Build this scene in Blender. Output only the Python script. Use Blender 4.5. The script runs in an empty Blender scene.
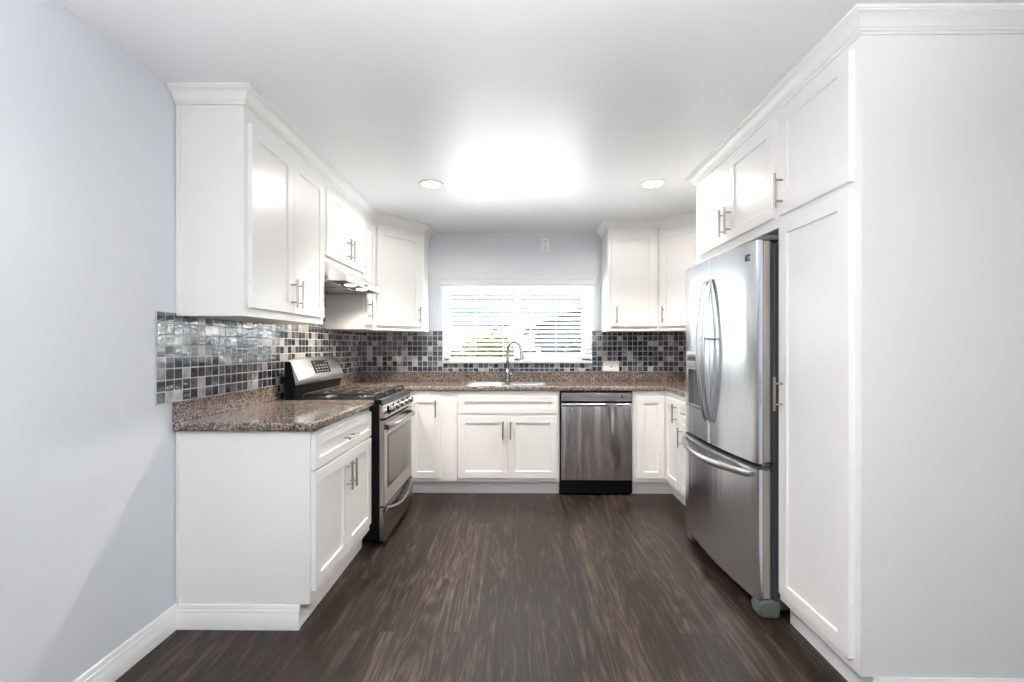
import bpy, bmesh, math, random
from mathutils import Vector, Matrix

random.seed(7)
SC = bpy.context.scene
COL = SC.collection
PI = math.pi
H = 2.385            # ceiling height at the window wall
RISE = 0.0115        # the ceiling rises slightly towards the camera
def ceil_z(y):
    return H + RISE * (4.42 - y)
XL, XR, YW = -1.53, 1.885, 4.42     # left wall, right wall, window wall
YREAR, XFAR = -3.4, 3.6             # room behind the camera

# ------------------------------------------------------------------ camera
cam_d = bpy.data.cameras.new('camera')
cam_d.sensor_width = 36.0
cam_d.lens = 450.0 / 1024.0 * 36.0
cam_d.shift_y = 5.0 / 1024.0
cam_d.clip_start = 0.02
cam_d.clip_end = 400
cam = bpy.data.objects.new('camera', cam_d)
COL.objects.link(cam)
cam.location = (0, 0, 1.265)
cam.rotation_euler = (PI / 2, 0, 0.010)
SC.camera = cam

# ------------------------------------------------------------------ exposure
vs = SC.view_settings
vs.view_transform = 'Standard'
vs.look = 'None'
vs.exposure = 2.72
vs.gamma = 1.0
vs.use_curve_mapping = False
SC.cycles.use_denoising = True
SC.cycles.max_bounces = 10
SC.cycles.diffuse_bounces = 6
SC.cycles.glossy_bounces = 5
SC.cycles.transparent_max_bounces = 12
SC.cycles.sample_clamp_indirect = 40.0
SC.cycles.caustics_reflective = False
SC.cycles.caustics_refractive = False

# ------------------------------------------------------------------ sky
world = bpy.data.worlds.new('sky')
SC.world = world
world.use_nodes = True
wn, wl = world.node_tree.nodes, world.node_tree.links
wn.clear()
w_out = wn.new('ShaderNodeOutputWorld')
w_bg = wn.new('ShaderNodeBackground')
w_tc = wn.new('ShaderNodeTexCoord')
w_no = wn.new('ShaderNodeTexNoise')
w_ra = wn.new('ShaderNodeValToRGB')
w_no.inputs['Scale'].default_value = 3.0
w_no.inputs['Detail'].default_value = 5.0
w_ra.color_ramp.elements[0].position = 0.38
w_ra.color_ramp.elements[0].color = (0.50, 0.72, 1.0, 1)
w_ra.color_ramp.elements[1].position = 0.56
w_ra.color_ramp.elements[1].color = (1.0, 1.0, 1.0, 1)
w_bg.inputs['Strength'].default_value = 1.0
w_sp = wn.new('ShaderNodeSeparateXYZ')
w_mr = wn.new('ShaderNodeMapRange')          # the sky is far brighter high up, towards the sun, than along the hazy horizon
w_mr.interpolation_type = 'SMOOTHSTEP'
w_mr.inputs['From Min'].default_value = 0.14
w_mr.inputs['From Max'].default_value = 0.30
w_mr.inputs['To Min'].default_value = 0.14
w_mr.inputs['To Max'].default_value = 1.4
wl.new(w_tc.outputs['Generated'], w_sp.inputs[0])
wl.new(w_sp.outputs['Z'], w_mr.inputs['Value'])
wl.new(w_mr.outputs[0], w_bg.inputs['Strength'])
wl.new(w_tc.outputs['Generated'], w_no.inputs['Vector'])
wl.new(w_no.outputs['Fac'], w_ra.inputs['Fac'])
wl.new(w_ra.outputs['Color'], w_bg.inputs['Color'])
wl.new(w_bg.outputs['Background'], w_out.inputs['Surface'])

# ------------------------------------------------------------------ sun, window daylight and added fill lamps
def add_light(name, kind, loc, rot, energy, color=(1, 1, 1), **kw):
    d = bpy.data.lights.new(name, kind)
    d.energy = energy
    d.color = color
    for k, v in kw.items():
        setattr(d, k, v)
    o = bpy.data.objects.new(name, d)
    o.location = loc
    o.rotation_euler = rot
    COL.objects.link(o)
    return o

add_light('sun', 'SUN', (0, 14, 12), (math.radians(-30), 0, math.radians(-12)), 18.0, (1.0, 0.995, 0.985), angle=0.01)
# added fill lamps, out of view: two bounced off ceiling, one above the lens
for ux in (-0.75, 0.75):
    add_light('bounce_fill', 'SPOT', (ux, -0.9, 1.15), (PI - math.radians(14), 0, 0), 30, (0.985, 0.99, 1.0),
              spot_size=math.radians(118), spot_blend=0.5, shadow_soft_size=0.12)
add_light('point_fill', 'POINT', (0, 0.3, 1.75), (0, 0, 0), 8.2, (1.0, 0.99, 0.975), shadow_soft_size=0.2)
# daylight of the kitchen window
kp = add_light('kitchen_window_portal', 'AREA', (0.01, YW + 0.14, 1.47), (-PI / 2, 0, 0), 1, shape='RECTANGLE', size=1.46, size_y=0.74)
kp.data.cycles.is_portal = True

# ------------------------------------------------------------------ materials
def srgb(r, g, b):
    def f(c):
        c /= 255.0
        return c / 12.92 if c <= 0.04045 else ((c + 0.055) / 1.055) ** 2.4
    return (f(r), f(g), f(b), 1.0)

def mat(name, color=(0.8, 0.8, 0.8, 1), rough=0.5, metal=0.0, spec=0.5, **kw):
    m = bpy.data.materials.new(name)
    m.use_nodes = True
    b = m.node_tree.nodes['Principled BSDF']
    b.inputs['Base Color'].default_value = color
    b.inputs['Roughness'].default_value = rough
    b.inputs['Metallic'].default_value = metal
    b.inputs['Specular IOR Level'].default_value = spec
    for k, v in kw.items():
        b.inputs[k.replace('_', ' ')].default_value = v
    return m

def nodes(m):
    nt = m.node_tree
    return nt.nodes, nt.links, nt.nodes['Principled BSDF']

def add_noise_bump(m, scale, strength, dist=0.001, detail=2.0, vec_scale=None):
    n, l, b = nodes(m)
    tc = n.new('ShaderNodeTexCoord')
    no = n.new('ShaderNodeTexNoise')
    no.inputs['Scale'].default_value = scale
    no.inputs['Detail'].default_value = detail
    bu = n.new('ShaderNodeBump')
    bu.inputs['Strength'].default_value = strength
    bu.inputs['Distance'].default_value = dist
    if vec_scale:
        mp = n.new('ShaderNodeMapping')
        mp.inputs['Scale'].default_value = vec_scale
        l.new(tc.outputs['Object'], mp.inputs['Vector'])
        l.new(mp.outputs['Vector'], no.inputs['Vector'])
    else:
        l.new(tc.outputs['Object'], no.inputs['Vector'])
    l.new(no.outputs['Fac'], bu.inputs['Height'])
    l.new(bu.outputs['Normal'], b.inputs['Normal'])
    return no

M = {}
M['wall'] = mat('wall_paint', (0.712, 0.742, 0.785, 1), 0.38, spec=0.5)
add_noise_bump(M['wall'], 90, 0.25, 0.0015, 4)
M['ceiling'] = mat('ceiling_paint', (0.86, 0.87, 0.88, 1), 0.36, spec=0.40)
add_noise_bump(M['ceiling'], 45, 0.10, 0.0012, 3)
M['white'] = mat('cabinet_paint', (0.88, 0.87, 0.855, 1), 0.30, spec=0.5)
add_noise_bump(M['white'], 60, 0.03, 0.0005)
M['trimwhite'] = mat('trim_paint', (0.88, 0.875, 0.865, 1), 0.32, spec=0.5)
add_noise_bump(M['trimwhite'], 60, 0.03, 0.0005)
M['inside'] = mat('cabinet_underside', (0.55, 0.50, 0.44, 1), 0.6)
add_noise_bump(M['inside'], 80, 0.1, 0.0005)
M['nickel'] = mat('brushed_nickel', (0.44, 0.395, 0.35, 1), 0.32, 1.0)
add_noise_bump(M['nickel'], 300, 0.05, 0.0003, 2)
M['chrome'] = mat('chrome', (0.46, 0.465, 0.475, 1), 0.18, 1.0)
add_noise_bump(M['chrome'], 50, 0.01, 0.0002)
M['vinyl'] = mat('white_vinyl', (0.86, 0.87, 0.88, 1), 0.35)
add_noise_bump(M['vinyl'], 60, 0.02, 0.0004)
M['slat'] = mat('blind_slat', (0.86, 0.86, 0.86, 1), 0.4)
add_noise_bump(M['slat'], 60, 0.03, 0.0004)
M['blackp'] = mat('black_enamel', (0.006, 0.0065, 0.008, 1), 0.34, spec=0.18)
add_noise_bump(M['blackp'], 200, 0.06, 0.0004)
M['iron'] = mat('cast_iron', (0.045, 0.034, 0.030, 1), 0.45)
add_noise_bump(M['iron'], 300, 0.3, 0.0006)
M['darkplastic'] = mat('dark_grey_plastic', (0.07, 0.072, 0.078, 1), 0.45)
add_noise_bump(M['darkplastic'], 250, 0.1, 0.0004)
M['greyplastic'] = mat('grey_plastic', (0.16, 0.17, 0.165, 1), 0.4)
add_noise_bump(M['greyplastic'], 200, 0.05, 0.0004)
M['edgegrey'] = mat('satin_dark_grey', (0.10, 0.105, 0.105, 1), 0.30, 0.5)
add_noise_bump(M['edgegrey'], 150, 0.03, 0.0003)
M['gasket'] = mat('beige_grey_edge', (0.50, 0.45, 0.40, 1), 0.45, 0.4)
add_noise_bump(M['gasket'], 150, 0.05, 0.0004)
M['darkglass'] = mat('dark_glass', (0.012, 0.011, 0.012, 1), 0.06)
add_noise_bump(M['darkglass'], 20, 0.01, 0.0002)
M['ovenglass'] = mat('oven_window_glass', (0.16, 0.145, 0.13, 1), 0.10, 0.75)
add_noise_bump(M['ovenglass'], 20, 0.01, 0.0002)
M['plate'] = mat('white_plastic', (0.88, 0.88, 0.88, 1), 0.35)
add_noise_bump(M['plate'], 80, 0.02, 0.0003)
M['cord'] = mat('blind_cord', (0.72, 0.72, 0.72, 1), 0.7)
add_noise_bump(M['cord'], 500, 0.2, 0.0003)
M['glyph'] = mat('dark_print', (0.03, 0.035, 0.045, 1), 0.4)
add_noise_bump(M['glyph'], 300, 0.02, 0.0002)
M['palegl'] = mat('pale_print', (0.20, 0.21, 0.22, 1), 0.4)
add_noise_bump(M['palegl'], 300, 0.02, 0.0002)

def stainless(name, color, rough, axis, aniso=0.6, rot=0.0, wave=0.0):
    """brushed stainless steel: fine scratches along one axis"""
    m = mat(name, color, rough, 1.0)
    n, l, b = nodes(m)
    b.inputs['Anisotropic'].default_value = aniso
    b.inputs['Anisotropic Rotation'].default_value = rot
    tc = n.new('ShaderNodeTexCoord')
    mp = n.new('ShaderNodeMapping')
    sc = [700, 700, 700]
    sc['xyz'.index(axis)] = 6
    mp.inputs['Scale'].default_value = sc
    no = n.new('ShaderNodeTexNoise')
    no.inputs['Scale'].default_value = 1.0
    no.inputs['Detail'].default_value = 2.0
    rr = n.new('ShaderNodeMapRange')
    rr.inputs['To Min'].default_value = rough - 0.04
    rr.inputs['To Max'].default_value = rough + 0.05
    bu = n.new('ShaderNodeBump')
    bu.inputs['Strength'].default_value = 0.06
    bu.inputs['Distance'].default_value = 0.0003
    if wave:                                    # the sheet is not perfectly flat
        m2 = n.new('ShaderNodeMapping'); m2.inputs['Scale'].default_value = (9.0, 9.0, 1.1)
        n2 = n.new('ShaderNodeTexNoise'); n2.inputs['Scale'].default_value = 1.0; n2.inputs['Detail'].default_value = 1.0
        b2 = n.new('ShaderNodeBump'); b2.inputs['Strength'].default_value = 1.0; b2.inputs['Distance'].default_value = wave
        l.new(tc.outputs['Object'], m2.inputs['Vector']); l.new(m2.outputs['Vector'], n2.inputs['Vector'])
        l.new(n2.outputs['Fac'], b2.inputs['Height']); l.new(b2.outputs['Normal'], bu.inputs['Normal'])
    tg = n.new('ShaderNodeCombineXYZ')
    tg.inputs['Z'].default_value = 1.0
    l.new(tc.outputs['Object'], mp.inputs['Vector'])
    l.new(mp.outputs['Vector'], no.inputs['Vector'])
    l.new(no.outputs['Fac'], rr.inputs['Value'])
    l.new(rr.outputs['Result'], b.inputs['Roughness'])
    l.new(no.outputs['Fac'], bu.inputs['Height'])
    l.new(bu.outputs['Normal'], b.inputs['Normal'])
    l.new(tg.outputs[0], b.inputs['Tangent'])
    return m

M['steel'] = stainless('stainless_steel_fridge', (0.72, 0.75, 0.79, 1), 0.23, 'y', 0.75, 0.0, 0.004)
M['steel_dw'] = stainless('stainless_steel_dishwasher', (0.80, 0.785, 0.775, 1), 0.22, 'z', 0.75, 0.0, 0.03)
M['steel_range'] = stainless('stainless_steel_range', (0.40, 0.38, 0.36, 1), 0.25, 'y', 0.5, 0.0)
M['steel_hood'] = stainless('stainless_steel_hood', (0.72, 0.70, 0.68, 1), 0.30, 'y', 0.4, 0.0)
M['steel_handle'] = mat('stainless_steel_handle', (0.50, 0.50, 0.51, 1), 0.30, 1.0)
add_noise_bump(M['steel_handle'], 200, 0.03, 0.0003)
M['steel_plain'] = mat('stainless_steel_plain', (0.62, 0.62, 0.63, 1), 0.26, 1.0)
add_noise_bump(M['steel_plain'], 200, 0.03, 0.0003)

def emission(name, color, strength):
    m = bpy.data.materials.new(name)
    m.use_nodes = True
    n, l = m.node_tree.nodes, m.node_tree.links
    n.clear()
    o = n.new('ShaderNodeOutputMaterial')
    e = n.new('ShaderNodeEmission')
    e.inputs['Color'].default_value = color
    e.inputs['Strength'].default_value = strength
    l.new(e.outputs[0], o.inputs['Surface'])
    return m
M['lamp'] = emission('lit_lamp_lens', (1.0, 0.93, 0.80, 1), 1.2)
M['hoodlamp'] = emission('lit_hood_lens', (1.0, 0.90, 0.74, 1), 0.8)

def make_glass():
    m = bpy.data.materials.new('window_glass')
    m.use_nodes = True
    n, l = m.node_tree.nodes, m.node_tree.links
    n.clear()
    o = n.new('ShaderNodeOutputMaterial')
    mx = n.new('ShaderNodeMixShader')
    lw = n.new('ShaderNodeLayerWeight')
    lw.inputs['Blend'].default_value = 0.5
    pw = n.new('ShaderNodeMath'); pw.operation = 'POWER'; pw.inputs[1].default_value = 5.0
    fr = n.new('ShaderNodeMath'); fr.operation = 'MULTIPLY_ADD'; fr.inputs[1].default_value = 0.5; fr.inputs[2].default_value = 0.01
    l.new(lw.outputs['Facing'], pw.inputs[0]); l.new(pw.outputs[0], fr.inputs[0])
    tr = n.new('ShaderNodeBsdfTransparent')
    tr.inputs['Color'].default_value = (0.96, 0.98, 0.97, 1)
    gl = n.new('ShaderNodeBsdfGlossy')
    gl.inputs['Roughness'].default_value = 0.02
    l.new(fr.outputs[0], mx.inputs['Fac'])
    l.new(tr.outputs[0], mx.inputs[1])
    l.new(gl.outputs[0], mx.inputs[2])
    l.new(mx.outputs[0], o.inputs['Surface'])
    return m
M['glass'] = make_glass()

def make_floor():
    m = mat('wood_plank_floor', (0.1, 0.08, 0.07, 1), 0.26, spec=0.30)
    n, l, b = nodes(m)
    tc = n.new('ShaderNodeTexCoord')
    sep = n.new('ShaderNodeSeparateXYZ')
    l.new(tc.outputs['Object'], sep.inputs[0])
    cmb = n.new('ShaderNodeCombineXYZ')      # planks run away from the camera
    l.new(sep.outputs['Y'], cmb.inputs['X'])
    l.new(sep.outputs['X'], cmb.inputs['Y'])
    br = n.new('ShaderNodeTexBrick')
    br.offset = 0.37
    br.inputs['Color1'].default_value = (0.0, 0.0, 0.0, 1)
    br.inputs['Color2'].default_value = (1.0, 1.0, 1.0, 1)
    br.inputs['Mortar'].default_value = (0.5, 0.5, 0.5, 1)
    br.inputs['Scale'].default_value = 1.0
    br.inputs['Mortar Size'].default_value = 0.0008
    br.inputs['Mortar Smooth'].default_value = 0.1
    br.inputs['Brick Width'].default_value = 1.22
    br.inputs['Row Height'].default_value = 0.18
    l.new(cmb.outputs[0], br.inputs['Vector'])
    bw = n.new('ShaderNodeRGBToBW')
    l.new(br.outputs['Color'], bw.inputs[0])
    # grain: long streaks, shifted per plank
    mul = n.new('ShaderNodeMath'); mul.operation = 'MULTIPLY'; mul.inputs[1].default_value = 13.0
    l.new(bw.outputs[0], mul.inputs[0])
    cg = n.new('ShaderNodeCombineXYZ')
    sx = n.new('ShaderNodeMath'); sx.operation = 'MULTIPLY'; sx.inputs[1].default_value = 26.0
    sy = n.new('ShaderNodeMath'); sy.operation = 'MULTIPLY'; sy.inputs[1].default_value = 1.9
    l.new(sep.outputs['X'], sx.inputs[0]); l.new(sep.outputs['Y'], sy.inputs[0])
    l.new(sx.outputs[0], cg.inputs['X']); l.new(sy.outputs[0], cg.inputs['Y']); l.new(mul.outputs[0], cg.inputs['Z'])
    g1 = n.new('ShaderNodeTexNoise')
    g1.inputs['Scale'].default_value = 1.0; g1.inputs['Detail'].default_value = 8.0
    g1.inputs['Roughness'].default_value = 0.68; g1.inputs['Distortion'].default_value = 0.9
    l.new(cg.outputs[0], g1.inputs['Vector'])
    # cathedral figure
    cw = n.new('ShaderNodeCombineXYZ')
    wx = n.new('ShaderNodeMath'); wx.operation = 'MULTIPLY'; wx.inputs[1].default_value = 9.0
    wy = n.new('ShaderNodeMath'); wy.operation = 'MULTIPLY'; wy.inputs[1].default_value = 0.8
    l.new(sep.outputs['X'], wx.inputs[0]); l.new(sep.outputs['Y'], wy.inputs[0])
    l.new(wx.outputs[0], cw.inputs['X']); l.new(wy.outputs[0], cw.inputs['Y']); l.new(mul.outputs[0], cw.inputs['Z'])
    wv = n.new('ShaderNodeTexNoise')
    wv.inputs['Scale'].default_value = 1.0; wv.inputs['Detail'].default_value = 2.0; wv.inputs['Distortion'].default_value = 0.6
    l.new(cw.outputs[0], wv.inputs['Vector'])
    rings = n.new('ShaderNodeMath'); rings.operation = 'MULTIPLY'; rings.inputs[1].default_value = 70.0
    l.new(wv.outputs['Fac'], rings.inputs[0])
    sn = n.new('ShaderNodeMath'); sn.operation = 'SINE'
    l.new(rings.outputs[0], sn.inputs[0])
    # fine pores
    cf = n.new('ShaderNodeCombineXYZ')
    px_ = n.new('ShaderNodeMath'); px_.operation = 'MULTIPLY'; px_.inputs[1].default_value = 190.0
    py_ = n.new('ShaderNodeMath'); py_.operation = 'MULTIPLY'; py_.inputs[1].default_value = 9.0
    l.new(sep.outputs['X'], px_.inputs[0]); l.new(sep.outputs['Y'], py_.inputs[0])
    l.new(px_.outputs[0], cf.inputs['X']); l.new(py_.outputs[0], cf.inputs['Y']); l.new(mul.outputs[0], cf.inputs['Z'])
    g2 = n.new('ShaderNodeTexNoise')
    g2.inputs['Scale'].default_value = 1.0; g2.inputs['Detail'].default_value = 3.0; g2.inputs['Roughness'].default_value = 0.6
    l.new(cf.outputs[0], g2.inputs['Vector'])
    a0 = n.new('ShaderNodeMath'); a0.operation = 'MULTIPLY_ADD'; a0.inputs[1].default_value = 0.34
    af = n.new('ShaderNodeMath'); af.operation = 'MULTIPLY_ADD'; af.inputs[1].default_value = 0.62; af.inputs[2].default_value = 0.02
    l.new(g1.outputs['Fac'], af.inputs[0])
    l.new(g2.outputs['Fac'], a0.inputs[0]); l.new(af.outputs[0], a0.inputs[2])
    a1 = n.new('ShaderNodeMath'); a1.operation = 'MULTIPLY_ADD'; a1.inputs[1].default_value = 0.10; 
    l.new(bw.outputs[0], a1.inputs[0]); l.new(a0.outputs[0], a1.inputs[2])
    a2 = n.new('ShaderNodeMath'); a2.operation = 'MULTIPLY_ADD'; a2.inputs[1].default_value = 0.05
    l.new(sn.outputs[0], a2.inputs[0]); l.new(a1.outputs[0], a2.inputs[2])
    ra = n.new('ShaderNodeValToRGB')
    e = ra.color_ramp.elements
    e[0].position = 0.34; e[0].color = srgb(27, 21, 19)
    e[1].position = 0.74; e[1].color = srgb(96, 81, 71)
    x = e.new(0.55); x.color = srgb(45, 36, 31)
    l.new(a2.outputs[0], ra.inputs['Fac'])
    mx = n.new('ShaderNodeMix'); mx.data_type = 'RGBA'
    mx.inputs[7].default_value = srgb(48, 40, 37)
    l.new(br.outputs['Fac'], mx.inputs[0]); l.new(ra.outputs['Color'], mx.inputs[6])
    l.new(mx.outputs[2], b.inputs['Base Color'])
    rr = n.new('ShaderNodeMapRange')
    rr.inputs['From Min'].default_value = 0.35; rr.inputs['From Max'].default_value = 0.8
    rr.inputs['To Min'].default_value = 0.31; rr.inputs['To Max'].default_value = 0.38
    l.new(a2.outputs[0], rr.inputs['Value']); l.new(rr.outputs[0], b.inputs['Roughness'])
    bu = n.new('ShaderNodeBump')
    bu.inputs['Strength'].default_value = 0.10
    bu.inputs['Distance'].default_value = 0.0008
    l.new(g1.outputs['Fac'], bu.inputs['Height'])
    l.new(bu.outputs['Normal'], b.inputs['Normal'])
    return m
M['floor'] = make_floor()

def make_granite():
    m = mat('brown_granite', (0.2, 0.16, 0.14, 1), 0.10, spec=0.55)
    n, l, b = nodes(m)
    tc = n.new('ShaderNodeTexCoord')
    v1 = n.new('ShaderNodeTexVoronoi'); v1.inputs['Scale'].default_value = 170
    v2 = n.new('ShaderNodeTexVoronoi'); v2.inputs['Scale'].default_value = 75
    no = n.new('ShaderNodeTexNoise'); no.inputs['Scale'].default_value = 9; no.inputs['Detail'].default_value = 4
    for t in (v1, v2, no):
        l.new(tc.outputs['Object'], t.inputs['Vector'])
    b1 = n.new('ShaderNodeSeparateColor'); l.new(v1.outputs['Color'], b1.inputs[0])
    b2 = n.new('ShaderNodeSeparateColor'); l.new(v2.outputs['Color'], b2.inputs[0])
    r1 = n.new('ShaderNodeValToRGB')
    r1.color_ramp.interpolation = 'CONSTANT'
    e = r1.color_ramp.elements
    e[0].position = 0.0; e[0].color = srgb(58, 50, 46)
    e[1].position = 0.74; e[1].color = srgb(196, 184, 176)
    for p, c in ((0.24, srgb(106, 93, 85)), (0.48, srgb(136, 119, 108)), (0.66, srgb(156, 147, 143))):
        x = e.new(p); x.color = c
    l.new(b1.outputs[0], r1.inputs['Fac'])
    r2 = n.new('ShaderNodeValToRGB')
    r2.color_ramp.interpolation = 'CONSTANT'
    e = r2.color_ramp.elements
    e[0].position = 0.0; e[0].color = srgb(76, 66, 60)
    e[1].position = 0.7; e[1].color = srgb(162, 142, 129)
    x = e.new(0.35); x.color = srgb(122, 107, 99)
    l.new(b2.outputs[1], r2.inputs['Fac'])
    mx = n.new('ShaderNodeMix'); mx.data_type = 'RGBA'
    mx.inputs[0].default_value = 0.38
    l.new(r1.outputs['Color'], mx.inputs[6]); l.new(r2.outputs['Color'], mx.inputs[7])
    mr = n.new('ShaderNodeMix'); mr.data_type = 'RGBA'; mr.blend_type = 'MULTIPLY'
    mr.inputs[0].default_value = 0.5
    rn = n.new('ShaderNodeValToRGB')
    rn.color_ramp.elements[0].position = 0.3; rn.color_ramp.elements[0].color = (0.60, 0.60, 0.60, 1)
    rn.color_ramp.elements[1].position = 0.7; rn.color_ramp.elements[1].color = (1, 0.99, 0.975, 1)
    l.new(no.outputs['Fac'], rn.inputs['Fac'])
    l.new(mx.outputs[2], mr.inputs[6]); l.new(rn.outputs['Color'], mr.inputs[7])
    l.new(mr.outputs[2], b.inputs['Base Color'])
    return m
M['granite'] = make_granite()

def make_tile():
    m = mat('glass_mosaic_tile', (0.2, 0.2, 0.2, 1), 0.10, metal=0.10, spec=0.6, Coat_Weight=1.0, Coat_IOR=1.65, Coat_Roughness=0.035)
    n, l, b = nodes(m)
    at = n.new('ShaderNodeAttribute'); at.attribute_name = 'shade'
    tc = n.new('ShaderNodeTexCoord')
    no = n.new('ShaderNodeTexNoise'); no.inputs['Scale'].default_value = 26; no.inputs['Detail'].default_value = 1
    l.new(tc.outputs['Object'], no.inputs['Vector'])
    ad = n.new('ShaderNodeMath'); ad.operation = 'MULTIPLY_ADD'; ad.inputs[1].default_value = 0.55
    su = n.new('ShaderNodeMath'); su.operation = 'ADD'; su.inputs[1].default_value = -0.275
    l.new(no.outputs['Fac'], ad.inputs[0]); l.new(at.outputs['Fac'], ad.inputs[2]); l.new(ad.outputs[0], su.inputs[0])
    ra = n.new('ShaderNodeValToRGB')
    e = ra.color_ramp.elements
    e[0].position = 0.12; e[0].color = srgb(44, 49, 60)
    e[1].position = 0.98; e[1].color = srgb(204, 199, 194)
    for p, c in ((0.42, srgb(74, 80, 93)), (0.66, srgb(116, 115, 119)), (0.80, srgb(170, 166, 164))):
        x = e.new(p); x.color = c
    l.new(su.outputs[0], ra.inputs['Fac'])
    l.new(ra.outputs['Color'], b.inputs['Base Color'])
    bu = n.new('ShaderNodeBump'); bu.inputs['Strength'].default_value = 0.05; bu.inputs['Distance'].default_value = 0.002
    l.new(no.outputs['Fac'], bu.inputs['Height']); l.new(bu.outputs['Normal'], b.inputs['Normal'])
    return m
M['tile'] = make_tile()
M['grout'] = mat('grout', srgb(196, 196, 198), 0.8)
add_noise_bump(M['grout'], 300, 0.3, 0.0008)

def noise_color(name, c1, c2, scale, rough=0.8):
    m = mat(name, c1, rough)
    n, l, b = nodes(m)
    tc = n.new('ShaderNodeTexCoord')
    no = n.new('ShaderNodeTexNoise'); no.inputs['Scale'].default_value = scale; no.inputs['Detail'].default_value = 4
    ra = n.new('ShaderNodeValToRGB')
    ra.color_ramp.elements[0].position = 0.35; ra.color_ramp.elements[0].color = c1
    ra.color_ramp.elements[1].position = 0.65; ra.color_ramp.elements[1].color = c2
    l.new(tc.outputs['Object'], no.inputs['Vector']); l.new(no.outputs['Fac'], ra.inputs['Fac'])
    l.new(ra.outputs['Color'], b.inputs['Base Color'])
    return m
M['leaf'] = noise_color('shrub_leaf', (0.012, 0.022, 0.002, 1), (0.075, 0.085, 0.007, 1), 9)
M['leafdark'] = noise_color('dark_shrub_leaf', (0.008, 0.018, 0.003, 1), (0.035, 0.052, 0.006, 1), 7)
M['bark'] = noise_color('bark', (0.08, 0.05, 0.03, 1), (0.16, 0.11, 0.07, 1), 20)
M['ground'] = noise_color('dry_ground', (0.016, 0.015, 0.010, 1), (0.024, 0.022, 0.018, 1), 2)
M['bounce_slab'] = noise_color('pale_bounce', (0.66, 0.665, 0.67, 1), (0.73, 0.735, 0.74, 1), 3)  # pale surface of the added light-bouncing slab outside
M['hill'] = noise_color('hill_slope', (0.065, 0.058, 0.045, 1), (0.052, 0.050, 0.040, 1), 0.15)
M['stucco'] = noise_color('house_stucco', (0.10, 0.105, 0.115, 1), (0.12, 0.12, 0.13, 1), 3)
M['roofing'] = noise_color('roof_shingle', (0.02, 0.02, 0.021, 1), (0.026, 0.026, 0.026, 1), 6)
M['fascia'] = noise_color('dark_fascia', (0.003, 0.003, 0.003, 1), (0.005, 0.005, 0.005, 1), 4)
M['fence'] = noise_color('grey_fence', (0.022, 0.028, 0.030, 1), (0.034, 0.040, 0.042, 1), 4)

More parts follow.
